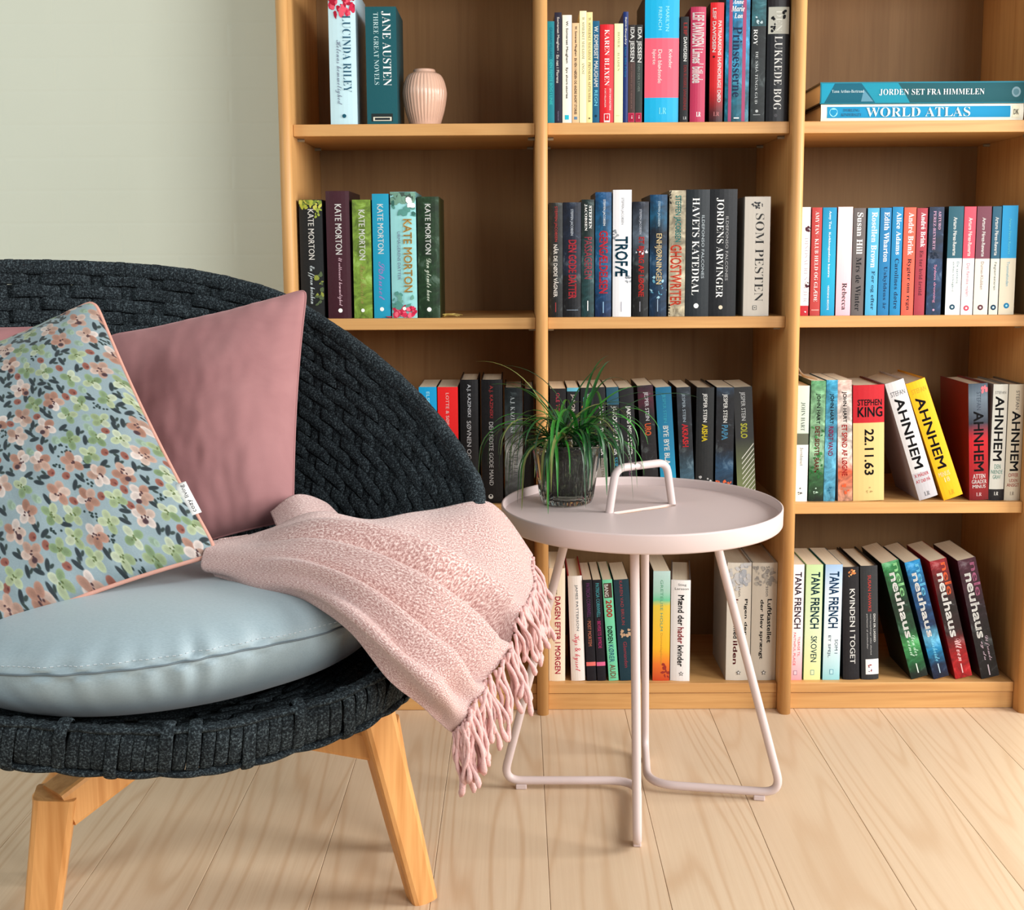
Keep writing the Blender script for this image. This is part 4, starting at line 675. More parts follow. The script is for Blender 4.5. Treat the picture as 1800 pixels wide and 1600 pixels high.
# the two large books lying flat in the right bay
def lying(lab, x0, x1, z0, z1, d, stops, side, items, ys, border):
    wx = x1-x0; hz = z1-z0; rt = empty('book', (x0, ys, z0)); tag(rt, lab, 'book', 'large books lying flat in the right bay'); th = .0025
    # spine faces the room; boards above and below
    n = 7; V = []; Fc = []
    prof = [(d, 0)]+[(-.002*(1-(2*k/(n-1)-1)**2), hz*k/(n-1)) for k in range(n)]+[(d, hz)]
    inn = [(d, th)]+[(p[0]+th, min(max(p[1], th), hz-th)) for p in prof[1:-1]]+[(d, hz-th)]; m_ = len(prof)
    for x in (0, wx): V += [(x, a, b) for a, b in prof]+[(x, a, b) for a, b in inn]
    o2 = 2*m_; mi = []
    for i in range(m_-1):
        sp = 1 <= i <= m_-3
        for f, q in (((i, o2+i, o2+i+1, i+1), 0 if sp else 1), ((m_+i, m_+i+1, o2+m_+i+1, o2+m_+i), 1), ((i, i+1, m_+i+1, m_+i), 1), ((o2+i+1, o2+i, o2+m_+i, o2+m_+i+1), 1)): Fc.append(f); mi.append(q)
    for i in (0, m_-1): Fc.append((i, m_+i, o2+m_+i, o2+i)); mi.append(1)
    mesh('cover', V, Fc, [flat(stops, .45, .25), flat(side, .4)], rt, mi=mi)
    Vb, Fb = box(.004, wx-.004, th+.003, d-.004, th, hz-th); mesh('page_block', Vb, Fb, PAGES, rt)
    # lettering in picture px fractions of this spine
    Vv = []; Ff = []; mm = []; mats = []; lay = 0
    for it in items:
        lay += 1; mt = ink(it[-1]); 
        if mt not in mats: mats.append(mt)
        if it[0] == 'text':
            P, pf = _txt[(it[1], it[2])]; a, b, c, e = it[3:7]; pts = [(a+q[0]*(b-a), c+q[1]*(e-c)) for q in P]; fs = pf
        elif it[0] == 'poly' and len(it[1]) == 4:
            a, b, c, e = it[1]; n_ = 8; L2 = lambda p, q, t_: (p[0]+(q[0]-p[0])*t_, p[1]+(q[1]-p[1])*t_)
            pts = [p for r in range(n_+1) for p in (L2(a, b, r/n_), L2(e, c, r/n_))]; fs = [(2*r, 2*r+1, 2*r+3, 2*r+2) for r in range(n_)]
        elif it[0] == 'poly': pts = it[1]; fs = [tuple(range(len(pts)))]
        o = len(Vv)
        for u, v in pts: Vv.append((u*wx, -.00225-.00004*lay-(.0009 if it[0] == 'text' else 0)+(.0018*(2*v-1)**2), v*hz))
        for f in fs: Ff.append(tuple(i+o for i in f)); mm.append(mats.index(mt))
    mesh('lettering', Vv, Ff, mats, rt, mi=mm); return rt
def rows(u0, u1, v0, v1, n=6):     # strip polygons that follow the rounded spine
    return [('poly', [(u0, v0), (u0, v1), (u1, v1), (u1, v0)])]
zs = SHELF_Z['A']; a = at(1443, 205, Y=.01); e = at(1799, 205, Y=.01); hA = at(1500, 183, Y=.01).z
circ = lambda u, v, ru, rv, n=20: [(u+ru*math.cos(2*math.pi*k/n), v+rv*math.sin(2*math.pi*k/n)) for k in range(n)]
bl = [q+((20, 140, 185),) for q in rows(.03, .935, .2, .86)]+[q+((232, 226, 200),) for q in rows(.945, .98, .16, .88)]+[
  ('poly', circ(.062, .53, .02, .26), (150, 215, 235)), ('text', 'DORLING', 's', .11, .19, .56, .74, (50, 90, 120)), ('text', 'KINDERSLEY', 's', .1, .2, .3, .48, (50, 90, 120)),
  ('text', 'WORLD ATLAS', 's', .222, .735, .26, .8, (248, 244, 220)), ('text', 'DK', 'b', .95, .975, .35, .66, (90, 90, 80))]
lying('white bordered blue atlas lying flat at the bottom of the pair, top shelf right bay', a.x, e.x, zs+.0003, hA-.0003, .25, (236, 232, 214), (60, 52, 44), bl, .012, True)
hB = at(1500, 144.5, Y=.01).z; a = at(1441.5, 160, Y=.01); e = at(1801, 160, Y=.01)
mtn = [('poly', [(.02, .04), (.07, .94), (.2, .94), (.27, .04)], (10, 92, 112)), ('poly', [(.27, .04), (.2, .94), (.38, .94), (.44, .04)], (22, 138, 160)), ('poly', [(.44, .04), (.38, .94), (.995, .94), (.995, .04)], (24, 84, 92)),
  ('poly', [(.005, .04), (.005, .94), (.07, .94), (.02, .04)], (22, 146, 176)), ('poly', [(.2, .1), (.21, .6), (.215, .6), (.26, .1)], (90, 140, 160)),
  ('text', 'Yann Arthus-Bertrand', 's', .055, .212, .5, .64, (190, 215, 220)), ('text', 'JORDEN SET FRA HIMMELEN', 's', .287, .8, .36, .66, (244, 246, 244)), ('poly', circ(.956, .5, .022, .24), (120, 150, 160)), ('poly', circ(.956, .5, .014, .15), (80, 120, 130))]
lying('thick teal photo book lying flat on the white bordered atlas, top shelf right bay', a.x, e.x, hA+.0003, hB, .262, (20, 120, 140), (30, 28, 28), mtn, .009, False)

# ------------------------------------------------------------------ round tray table
TC = (.19, -.392); TR_ = .215; TZ = .489
t = NT('powder_coat', .42, .45); v = t.coord('Object'); nz = t.noise(v, 900, 2); t.base((208, 190, 186)); t.bump(nz, .12, .0004); COAT = t.m
tb = tag(empty('side_table', (TC[0], TC[1], 0)), 'round dusty pink metal tray table with tube legs standing before the bookcase', 'side table')
def onto(root, o): o.parent = root; o.matrix_parent_inverse = Matrix.Translation(root.location).inverted(); return o
h0 = at(1070, 901, Z=TZ-.014); h1 = at(1182, 885, Z=TZ-.014)
hc = Vector(((h0.x+h1.x)/2, (h0.y+h1.y)/2, 0)); hd = Vector((h1.x-h0.x, h1.y-h0.y, 0)); hl = hd.length; hd.normalize(); hn = Vector((-hd.y, hd.x, 0))
# tray: lathe lip with a flat disc pierced by the hand slot
prof = [(TR_-.0045, TZ-.014), (TR_-.0038, TZ-.004), (TR_-.0034, TZ-.001), (TR_-.0018, TZ), (TR_-.0002, TZ-.0012), (TR_, TZ-.003), (TR_-.0005, TZ-.026), (TR_-.002, TZ-.0285), (TR_-.006, TZ-.029), (TR_-.007, TZ-.018)]
N = 128; V = []; Fc = []
for i in range(N):
    a = 2*math.pi*i/N
    for r, z in prof: V.append((r*math.cos(a)+TC[0], r*math.sin(a)+TC[1], z))
k = len(prof); Fc += [((i*k+j), ((i+1) % N)*k+j, ((i+1) % N)*k+j+1, i*k+j+1) for i in range(N) for j in range(k-1)]
slot = []
sc = hc-hn*.0105; L2 = hl/2-.004; ww = .0085
for e, s_ in ((1, 1), (-1, -1)):
    for q in range(9):
        a = -math.pi/2+math.pi*q/8; slot.append(sc+hd*(e*(L2-ww)+e*ww*math.cos(a))+hn*(e*ww*math.sin(a)))
outer = [Vector((prof[0][0]*math.cos(2*math.pi*i/N)+TC[0], prof[0][0]*math.sin(2*math.pi*i/N)+TC[1], 0)) for i in range(N)]
tri = tessellate_polygon([outer, slot]); allp = outer+slot
for zz, fl in ((TZ-.014, False), (TZ-.018, True)):
    o_ = len(V); V += [(p.x, p.y, zz) for p in allp]; Fc += [tuple(q+o_ for q in (f if not fl else f[::-1])) for f in tri]
o1 = len(V)-2*len(allp)+N; o2 = len(V)-len(slot); n = len(slot); Fc += [(o1+i, o1+(i+1) % n, o2+(i+1) % n, o2+i) for i in range(n)]
tray = mesh('tray', V, Fc, COAT); onto(tb, tray)
tray.data.polygons.foreach_set('use_smooth', [i < N*(k-1) for i in range(len(Fc))])
# carrying handle
top = .0; hz = TZ-.016
t0 = at(1090, 838, X=h0.x+hd.x*.014); zt = t0.z
pts = [h0+Vector((0, 0, -.006)), Vector((h0.x+hd.x*.013, h0.y+hd.y*.013, .5425)), Vector((h1.x-hd.x*.013, h1.y-hd.y*.013, .5425)), h1+Vector((0, 0, -.006))]
hz_ = [p for p in densify(fillet(pts, .018, 8), .006)]
onto(tb, tube('handle', hz_, .0062, COAT, n=16))
# two bent tubes, each making two legs joined by an angled foot rail
RL = .0068
def leg_tube(A, Mi, B, tA, tB):
    P = fillet([tA, A, Mi, B, tB], [.032, .05, .032], 8); return tube('leg_tube', densify(P, .02), RL, COAT, n=16)
zf = .0135; zt = TZ-.022
Lc = at(884, 1372, Z=zf); Rc = at(1374, 1394, Z=zf); Fcn = at(1120, 1490, Z=zf); Bc = at(1134, 1312, Z=zf)
Mi1 = at(1121, 1372, Z=zf); Mi2 = at(1138, 1378, Z=zf)
def toppt(px, py, Y): p = at(px, py, Y=Y); return p
Ltop = Vector((at(1004, 960, Y=-.40).x, -.40, zt)); Rtop = Vector((at(1247, 960, Y=-.40).x, -.40, zt))
Ftop = Vector((at(1115, 975, Y=-.51).x, -.51, zt)); Btop = Vector((at(1133, 975, Y=-.28).x, -.28, zt))
for A, Mm, B, tA, tB in ((Lc, Mi1, Fcn, Ltop, Ftop), (Rc, Mi2, Bc, Rtop, Btop)):
    onto(tb, leg_tube(A, Mm, B, tA, tB))
def foot(p, d):
    d = Vector((d.x, d.y, 0)).normalized(); V, Fc = box(-.009, .009, -.006, .006, .0, .0085, .0015)
    o = mesh('foot_pad', V, Fc, COAT); o.rotation_euler.z = math.atan2(d.y, d.x); o.location = (p.x, p.y, .0002); onto(tb, o)
foot(Lc+(Mi1-Lc).normalized()*.03, Mi1-Lc); foot(Rc+(Mi2-Rc).normalized()*.035, Mi2-Rc)
foot(Fcn+(Mi1-Fcn).normalized()*.035, Mi1-Fcn); foot(Bc+(Mi2-Bc).normalized()*.03, Mi2-Bc)

# ------------------------------------------------------------------ potted plant on the tray
PZ = TZ-.0137; pc = at(996, 884, Z=PZ)
t = NT('ribbed_glass', .04, .6); t.b.inputs['Transmission Weight'].default_value = 1; t.b.inputs['IOR'].default_value = 1.4
t.base((214, 222, 214)); GLASS = t.m
pp = tag(empty('potted_plant', (pc.x, pc.y, PZ)), 'green grassy plant with arching ribbon leaves in a ribbed smoked glass pot on the tray', 'plant')
NR = 28*8; prof = [(.0, .003), (.034, .0006), (.040, .003), (.0425, .012), (.0475, .045), (.0520, .078), (.0545, .0905), (.0560, .0925), (.0560, .098), (.0545, .0985), (.0532, .098), (.0530, .0925), (.0500, .078), (.0455, .045), (.0400, .014), (.030, .009), (.0, .0085)]
G = np.zeros((NR, len(prof), 3))
for i in range(NR):
    a = 2*math.pi*i/NR; rb = .0016*abs(math.cos(14*a))
    for j, (r, z) in enumerate(prof):
        rr = r+(rb-.0008 if .01 < z < .089 and j < 7 else 0); G[i, j] = (rr*math.cos(a), rr*math.sin(a), z)
grid_mesh('glass_pot', G, [GLASS], pp, wu=True)
G = np.zeros((48, 14, 3))
for i in range(48):
    a = 2*math.pi*i/48
    for j in range(14):
        f = j/13; z = .012+f*.072; r = .0375+f*.012
        if j == 13: r = .0; z = .090
        if j == 12: r = .03; z = .089
        if j == 11: r = .047
        if j == 0: r = .0
        rr = r*(1+.03*mnoise.noise((math.cos(a)*3, math.sin(a)*3, f*5))); G[i, j] = (rr*math.cos(a), rr*math.sin(a), z)
t = NT('potting_soil', .9, .2); f = t.noise(t.coord('Object', (260, 260, 70)), 1, 4, .7); t.base(t.ramp(f, [(.38, (14, 20, 14)), (.52, (30, 40, 26)), (.60, (70, 76, 56)), (.7, (150, 142, 120))])); t.bump(f, .8, .004)
grid_mesh('soil', G, [t.m], pp, wu=True)
def leafmat(c1, c2):
    t = NT('leaf', .38, .5); t.base(t.mix(t.noise(t.coord('Object'), 40, 2), c1, c2)); t.b.inputs['Subsurface Weight'].default_value = .0
    return t.m
LM = [leafmat((14, 62, 26), (34, 98, 38)), leafmat((10, 44, 22), (24, 74, 34)), leafmat((30, 108, 34), (62, 148, 48)), leafmat((96, 120, 60), (150, 150, 84))]
rg = random.Random(11)
def leaf(base, az, up, L, w0, mat, droop):
    n = 15; P = [np.array(base, float)]; el = up; d = L/(n-1)
    curl = rg.uniform(-.03, .03)
    for k in range(1, n):
        el -= droop*(.35+.9*k/n)*d*30; el = max(el, -1.5); az += curl
        P.append(P[-1]+d*np.array([math.cos(az)*math.cos(el), math.sin(az)*math.cos(el), math.sin(el)]))
    P = np.array(P)
    # keep hanging leaves outside the pot and above the tray
    for p in P[1:]:
        r = math.hypot(p[0], p[1])
        if p[2] < .104 and r < .064: s_ = .064/max(r, 1e-3); p[0] *= s_; p[1] *= s_
        if p[2] < .003: p[2] = .003+rg.uniform(0, .002)
    T, N_, B = frames(P); V = []
    side = np.cross(T, np.array([0, 0, 1.])); side /= np.linalg.norm(side, axis=1)[:, None]+1e-9
    for k in range(n):
        f = k/(n-1); wd = w0*(.55+.8*min(1, f*5)*.6)*(1-f**2.2)**.8+.0002; nn = np.cross(side[k], T[k])
        V += [P[k]-side[k]*wd, P[k]-nn*wd*.35, P[k]+side[k]*wd]
    Fc = []
    for k in range(n-1):
        for q in range(2): Fc.append((k*3+q, k*3+q+1, k*3+3+q+1, k*3+3+q))
    o = mesh('leaf', V, Fc, mat, pp, True)
crowns = [(-.014, .0, .118), (.022, .004, .122), (.004, -.012, .112)]
for k in range(125):
    cx, cy, cz = crowns[k % 3]; az = rg.uniform(0, 2*math.pi); L = rg.uniform(.11, .19) if k > 16 else rg.uniform(.17, .22)
    up = rg.uniform(.45, 1.35) if k > 28 else rg.uniform(.9, 1.5); dr = rg.uniform(.6, 1.15) if k > 14 else rg.uniform(.2, .45)
    leaf((cx+.008*math.cos(az), cy+.008*math.sin(az), cz-.02), az, up, L, rg.uniform(.0016, .0034), LM[min(3, int(rg.random()**1.6*3.2)) if k % 17 else 3], dr)
for cx, cy, cz in crowns:
    for q in range(3):
        a = rg.uniform(0, 6.3); P = [(cx+.006*math.cos(a), cy+.006*math.sin(a), .076), (cx+.004*math.cos(a), cy+.004*math.sin(a), .09), (cx, cy, cz-.012)]
        tube('stem', densify(P, .005), .0026, leafmat((120, 104, 70), (150, 136, 90)), pp, n=8)

# ------------------------------------------------------------------ ribbed vase on the top shelf
vp = at(746.5, 219, Y=.05); zs = SHELF_Z['A']
t = NT('glazed_ceramic', .16, .6); t.base((226, 184, 160)); CER = t.m
vb = tag(empty('vase', (vp.x, .062, zs+.0003)), 'small rounded peach vase with vertical grooves on the top shelf beside the teal paperback', 'vase')
prof = [(0, 0), (.026, 0), (.0285, .002), (.0305, .010), (.0365, .030), (.0408, .055), (.0405, .068), (.037, .082), (.0305, .0935), (.0215, .0985), (.0205, .101), (.0198, .1035), (.018, .1035), (.0172, .100), (.026, .092), (.034, .078), (.036, .055), (.030, .02), (.0, .006)]
prof = [(r, z) for r, z in prof]
pr_ = catmull(np.array(prof[2:11]), 30).tolist(); full = prof[:2]+pr_+prof[11:]
NR = 36*6; G = np.zeros((NR, len(full), 3))
for i in range(NR):
    a = 2*math.pi*i/NR; g = abs(math.sin(18*a))**.6
    for j, (r, z) in enumerate(full):
        k_ = 1 if 2 < j < 31 else 0; fade = min(1, max(0, (z-.004)/.012))*min(1, max(0, (.096-z)/.006))
        rr = r-(.0017*(1-g)*fade if k_ else 0); G[i, j] = (rr*math.cos(a), rr*math.sin(a), z)
grid_mesh('body', G, [CER], vb, wu=True)

# small loose things on the shelves
zs = SHELF_Z['B']; p = at(777, 558, Y=.03); rg = random.Random(4)
tw = tag(empty('dried_grass', (p.x, .03, zs)), 'little tuft of dried yellow grass lying beside the dark green hardback', 'dried grass')
for k in range(9):
    a = rg.uniform(-.25, .35); L = rg.uniform(.02, .042); y0 = rg.uniform(-.012, .02)
    P = [(rg.uniform(0, .004), y0, .0012+.0006*k), (L*.5, y0+L*.5*math.tan(a), .003+rg.uniform(0, .004)), (L, y0+L*math.tan(a), .0015+rg.uniform(0, .006))]
    tube('straw', catmull(P, 9), np.linspace(.0012, .0005, 9), leafmat((190, 160, 70), (214, 190, 110)), tw, n=6)
p = at(684, 560, Y=-.0005)
G = np.zeros((9, 5, 3))
for i in range(9):
    for j in range(5):
        a = 2*math.pi*i/9; r = .0042*j/4; G[i, j] = (r*math.cos(a)*1.5, r*math.sin(a)*.7, .0014+.0012*math.sin(j+i))
pe = grid_mesh('petal', G, [flat((190, 30, 40), .5)], wu=True); pe.location = (p.x, .0055, zs+.0012); pe.scale = (1, 1, 1)
tag(pe, 'tiny red petal lying on the shelf edge in front of the floral book', 'petal')
# paper ribbon curling over the mint white paperback
zs = SHELF_Z['C']; a0 = at(1405, 646, Y=.10); P = []
for (x, y, Y) in ((1404, 648, .115), (1410, 658, .10), (1419, 664, .075), (1430, 666, .05), (1439, 669, .03)):
    q = at(x, y, Y=Y); P.append(tuple(q))
P = catmull(np.array(P), 22); G = np.stack([P+np.array([0, .002, .0035])*np.sin(np.linspace(.6, 2.6, 22))[:, None], P-np.array([0, .002, .0035])*np.sin(np.linspace(.6, 2.6, 22))[:, None]], 1)
zmin = .0
rb = grid_mesh('bookmark_ribbon', G, [flat((226, 214, 196), .7)]); md = rb.modifiers.new('thick', 'SOLIDIFY'); md.thickness = .0008
tag(rb, 'cream paper ribbon curling over the tops of the books next to the right upright', 'ribbon')

# ------------------------------------------------------------------ woven armchair
t = NT('charcoal_rope', .92, .12); v = t.coord('Object'); n1 = t.noise(v, 420, 3, .7); n2 = t.noise(v, 30, 3)
c = t.ramp(n1, [(.36, (24, 28, 31)), (.52, (42, 49, 53)), (.66, (92, 104, 108))]); c = t.mix(.5, c, t.ramp(n2, [(.3, (140, 140, 140)), (.7, (255, 255, 255))]), 'MULTIPLY')
t.base(c); t.bump(n1, .7, .0016); ROPE = t.m
# rim: control points, photo pixel + assumed depth for the part in view, plain coordinates for the rest
rim_c = [at(330, 1314, Z=.367), at(520, 1275, Z=.374), at(650, 1225, Z=.387), at(745, 1146, Y=-.80), at(815, 1030, Y=-.70),
         at(838, 880, Y=-.60), at(812, 812, Y=-.55), at(770, 749, Y=-.505), at(712, 684, Y=-.46), at(640, 622, Y=-.425), at(566, 570, Y=-.40), at(500, 530, Y=-.38), at(425, 505, Y=-.365), at(320, 484, Y=-.36), at(180, 473, Y=-.372), at(0, 470, Y=-.41),
         Vector((-.80, -.50, .845)), Vector((-.885, -.62, .79)), Vector((-.925, -.76, .69)), Vector((-.905, -.90, .56)), Vector((-.81, -.985, .455)), Vector((-.665, -1.01, .395)), at(75, 1306, Z=.374)]
def closed_spline(P, n):
    P = np.array([tuple(p) for p in P]); k = len(P); E_ = np.concatenate([P[-2:], P, P[:3]]); 
    seg = np.linalg.norm(np.roll(P, -1, 0)-P, axis=1); cum = np.concatenate([[0], np.cumsum(seg)]); tt = np.linspace(0, cum[-1], n, endpoint=False)
    out = []
    for q in tt:
        i = min(k-1, int(np.searchsorted(cum, q, 'right')-1)); u = (q-cum[i])/seg[i]; a, b, c_, d = E_[i+1], E_[i+2], E_[i+3], E_[i+4]
        out.append(.5*((2*b)+(-a+c_)*u+(2*a-5*b+4*c_-d)*u*u+(-a+3*b-3*c_+d)*u**3))
    return np.array(out)
raw = closed_spline(rim_c, 2400)
seg = np.linalg.norm(np.roll(raw, -1, 0)-raw, axis=1); PER = seg.sum(); cum = np.concatenate([[0], np.cumsum(seg)])
def rim_at(s):
    s = np.asarray(s) % PER; ext = np.concatenate([raw, raw[:1]]); return np.stack([np.interp(s, cum, ext[:, k]) for k in range(3)], -1)
ctr = np.array([-.475, -.735, .352])
# bowl: each rim point has a profile down to an oval floor
def floor_pt(R): 
    d = R-ctr; d = d.copy(); d[..., 2] = 0; L = np.linalg.norm(d, axis=-1, keepdims=True); dn = d/L
    return ctr+dn*np.minimum(.20, L*.62)
def shell(s, q):
    """q: 0 at the floor, 1 at the rim"""
    R = rim_at(s); F0 = floor_pt(R); q = np.asarray(q)[..., None]
    hgt = np.clip((R[..., 2:3]-.40)/.4, 0, 1); e1 = 1.0+hgt*1.1; e2 = 1.0+hgt*.55
    xy = F0[..., :2]+(R-F0)[..., :2]*(1-(1-q)**e1); z = F0[..., 2:3]+(R-F0)[..., 2:3]*q**e2
    return np.concatenate([xy, z], -1)
NS = 960; SS = np.linspace(0, PER, NS, endpoint=False)
qq = np.linspace(0, 1, 60); prof = np.stack([shell(SS, np.full(NS, x)) for x in qq], 1)          # NS x 60 x 3
dl = np.linalg.norm(np.diff(prof, axis=1), axis=2); cl = np.concatenate([np.zeros((NS, 1)), np.cumsum(dl, 1)], 1); LEN = cl[:, -1]
def q_from_top(i, dist):     # profile parameter at a distance below the rim
    return np.interp(LEN[i]-dist, cl[i], qq)
dS = np.roll(prof, -1, 0)-np.roll(prof, 1, 0); dQ = np.gradient(prof, axis=1)
NRM = np.cross(dS, dQ); NRM /= np.linalg.norm(NRM, axis=2, keepdims=True)+1e-9
inward = ctr+np.array([0, 0, .30])-prof; sg = np.sign((NRM*inward).sum(2, keepdims=True)); NRM *= sg
def samp(i, dist):
    q = q_from_top(i, dist); x = q*59; a = int(min(58, x)); f = x-a
    p = prof[i, a]*(1-f)+prof[i, a+1]*f; n = NRM[i, a]*(1-f)+NRM[i, a+1]*f; tq = dQ[i, a]; return p, n/np.linalg.norm(n), tq/np.linalg.norm(tq)
chair = tag(empty('armchair', (-.45, -.72, 0)), 'round charcoal rope woven lounge armchair on teak legs, left of the round table', 'armchair')
def ribbon(name, C, N_, W_, hw, ht, mat, closed=False, n=8):
    """flat soft rope: oval section, N_ = face normal, W_ = width direction"""
    a = np.linspace(0, 2*np.pi, n, endpoint=False); C = np.asarray(C); N_ = np.asarray(N_); W_ = np.asarray(W_)
    hw = np.broadcast_to(hw, (len(C),)); ht = np.broadcast_to(ht, (len(C),))
    ca = np.sign(np.cos(a))*np.abs(np.cos(a))**.6; sa = np.sign(np.sin(a))*np.abs(np.sin(a))**.8
    G = C[:, None]+W_[:, None]*(ca[None, :, None]*hw[:, None, None])+N_[:, None]*(sa[None, :, None]*ht[:, None, None])
    return onto(chair, grid_mesh(name, G, [mat], wu=closed, wv=True))
NRIB = 62; PITCH_R = .0192
# long horizontal ropes weaving over and under the ribs
maxL = LEN.max(); kring = 0
while True:
    dist = .0165+kring*PITCH_R
    if dist > maxL-.02: break
    ok = LEN-dist > .015
    if ok.sum() < 40: break
    # contiguous runs
    idx = np.arange(NS)
    if ok.all(): runs = [(idx, True)]
    else:
        st = np.where(ok & ~np.roll(ok, 1))[0]; runs = []
        for s0 in st:
            L_ = [s0]; 
            while ok[(L_[-1]+1) % NS]: L_.append((L_[-1]+1) % NS)
            if len(L_) > 20: runs.append((np.array(L_), False))
    for ids, closed in runs:
        C = []; NN = []; WW = []
        for i in ids:
            p, n_, w_ = samp(i, dist); x_ = SS[i]/PER*NRIB-.5; r0 = round((x_-kring % 2)/2)*2+kring % 2; d_ = abs(x_-r0)*PER/NRIB
            wv = 1-2*math.exp(-(d_/.0105)**4)
            C.append(p+n_*(.0046*wv)+w_*(.0012*math.sin(i*.21+kring*2.1))); NN.append(n_); WW.append(w_)
        ribbon('woven_rope', C, NN, WW, .0101, .0034, ROPE, closed)
    kring += 1
# ribs running from the rim to the seat, wrapped over the rim
for r_ in range(NRIB):
    i = int(round((r_+.5)/NRIB*NS)) % NS; C = []; NN = []; WW = []
    T_ = dS[i, 40]/np.linalg.norm(dS[i, 40])
    for dist in np.arange(0.012, max(.03, LEN[i]-.012), .012):
        p, n_, w_ = samp(i, dist); C.append(p); NN.append(n_); WW.append(np.cross(n_, w_))
    if len(C) > 2: ribbon('rib_rope', C, NN, WW, .0085, .0030, ROPE)
# dark inner web that closes the weave
G = prof[::4, ::3]-NRM[::4, ::3]*.0048; onto(chair, grid_mesh('inner_web', G, [flat((22, 25, 28), .95)], wu=True))
# seat straps over the hidden floor of the bowl
for k in range(11):
    yv = -.97+k*.045; half = math.sqrt(max(0, .235**2-(yv+.745)**2))
    if half < .05: continue
    C = [(ctr[0]+x, yv, .350-.003*(1-(x/half)**2)) for x in np.linspace(-half, half, 14)]
    ribbon('seat_strap', C, [(0, 0, 1)]*14, [(0, 1, 0)]*14, .0215, .003, ROPE)
# rim wrapping: short cords side by side round an oval core
def rim_frame(s):
    p = rim_at(s); T_ = rim_at(s+.004)-rim_at(s-.004); T_ /= np.linalg.norm(T_)
    up = np.array([0, 0, 1.]); i = int(round((s % PER)/PER*NS)) % NS; out = -NRM[i, 56]; fz = 1-min(1, max(0, (p[2]-.40)/.16)); hz = p-ctr; hz[2] = 0; hz /= np.linalg.norm(hz); out = out*(1-.85*fz)+hz*.85*fz; out = out-T_*(out@T_); out /= np.linalg.norm(out); w_ = np.cross(T_, out); w_ *= np.sign(w_[2]) if abs(w_[2]) > .05 else 1
    return p, T_, out, w_
def rim_half(s):     # (half height along the shell, half thickness)
    z = rim_at(s)[2]; f = min(1, max(0, (z-.40)/.16)); return .0232*(1-f)+.0112*f, .0135*(1-f)+.0100*f
NW = 210
for k in range(NW):
    s = (k+.5)/NW*PER; hw = PER/NW/2; p, T_, out, w_ = rim_frame(s); a_, b_ = rim_half(s); n = 16; m_ = 8; XS = [-1, -.93, -.7, -.25, .25, .7, .93, 1]; G = np.zeros((n, m_, 3)); over = (k % 4 == 0)
    front = a_ > .018; fat = (.0012 if front else .0003)
    for j in range(m_):
        x = XS[j]; bul = fat*(1-abs(x)**3)-((.0012 if front else .0004) if abs(x) == 1 else 0)+((.0014 if front else .0006) if over else 0)
        c0 = rim_at(s+x*hw*1.0); 
        for i in range(n):
            th = 2*math.pi*i/n; ca, sa = math.cos(th), math.sin(th); ca = math.copysign(abs(ca)**.6, ca); sa = math.copysign(abs(sa)**.85, sa)
            ex = (.0062 if front and over and (ca > 0) == (k % 8 == 0) else 0); G[i, j] = c0+w_*ca*(a_+bul+ex)+out*(ex*.5 if abs(ca) > .5 else 0)+out*sa*(b_+bul)+T_*(.0035*ca if front else .001*ca)
    onto(chair, grid_mesh('rim_wrap', G, [ROPE], wu=True))
# core under the wrap, and the two lines of cord that run along it at the front
Pc = rim_at(np.linspace(0, PER, 300, endpoint=False)); V, Fc = tube_data(Pc, .0105, 8, False, True); onto(chair, mesh('rim_core', V, Fc, flat((20, 22, 24), .9), smooth=True))
for e, nm in ((1, 'edging_cord'), (-1, 'edging_cord')):
    for k in range(53):
        s0 = PER*(k+(.5 if e > 0 else 0))/52.5; ss = np.linspace(s0-.0015, s0+PER/52.5+.0015, 14); C = []; NN = []; WW = []
        zmax = rim_at(s0)[2]
        if zmax > .455: continue
        for q, s in enumerate(ss):
            p, T_, out, w_ = rim_frame(s); a_, b_ = rim_half(s); f = math.sin(math.pi*q/13)
            C.append(p+w_*e*(a_+.0008+.0010*f)+out*((.004 if e > 0 else .006)+.0038*f)); NN.append(w_*.9+out*.4); WW.append(out)
        NN = np.array(NN); NN /= np.linalg.norm(NN, axis=1)[:, None]
        ribbon(nm, C, NN, WW, .0058, .0040, ROPE)

# teak base
def beam(name, P, W_, D_, up=(0, 0, 1), bev=.006):
    """rounded rectangular bar along P; W_ across, D_ along 'up' side"""
    P = [np.array(p, float) for p in P]; n = len(P); V = []; sec = []
    for sx, sy in ((1, 1), (-1, 1), (-1, -1), (1, -1)):
        for a in (0, .5, 1):
            an = {(1, 1): 0, (-1, 1): math.pi/2, (-1, -1): math.pi, (1, -1): 3*math.pi/2}[(sx, sy)]+a*math.pi/2
            sec.append((sx*(1)+0, sy, math.cos(an), math.sin(an)))
    T, N_, B = frames(np.array(P)) if n > 2 else (None, None, None)
    for k, p in enumerate(P):
        tdir = (P[min(k+1, n-1)]-P[max(k-1, 0)]); tdir /= np.linalg.norm(tdir); u = np.array(up, float); u -= tdir*(u@tdir); u /= np.linalg.norm(u); sd = np.cross(tdir, u)
        w_ = W_[k]/2; d_ = D_[k]/2
        for sx, sy, ca, sa in sec: V.append(p+sd*(sx*(w_-bev)+ca*bev)+u*(sy*(d_-bev)+sa*bev))
    m_ = len(sec); Fc = [(k*m_+i, k*m_+(i+1) % m_, (k+1)*m_+(i+1) % m_, (k+1)*m_+i) for k in range(n-1) for i in range(m_)]+[tuple(range(m_-1, -1, -1)), tuple((n-1)*m_+i for i in range(m_))]
    return onto(chair, mesh(name, V, Fc, TEAK))
rfoot = at(742, 1578, Z=.0); lfoot = Vector((-.605, -.80, 0)); 
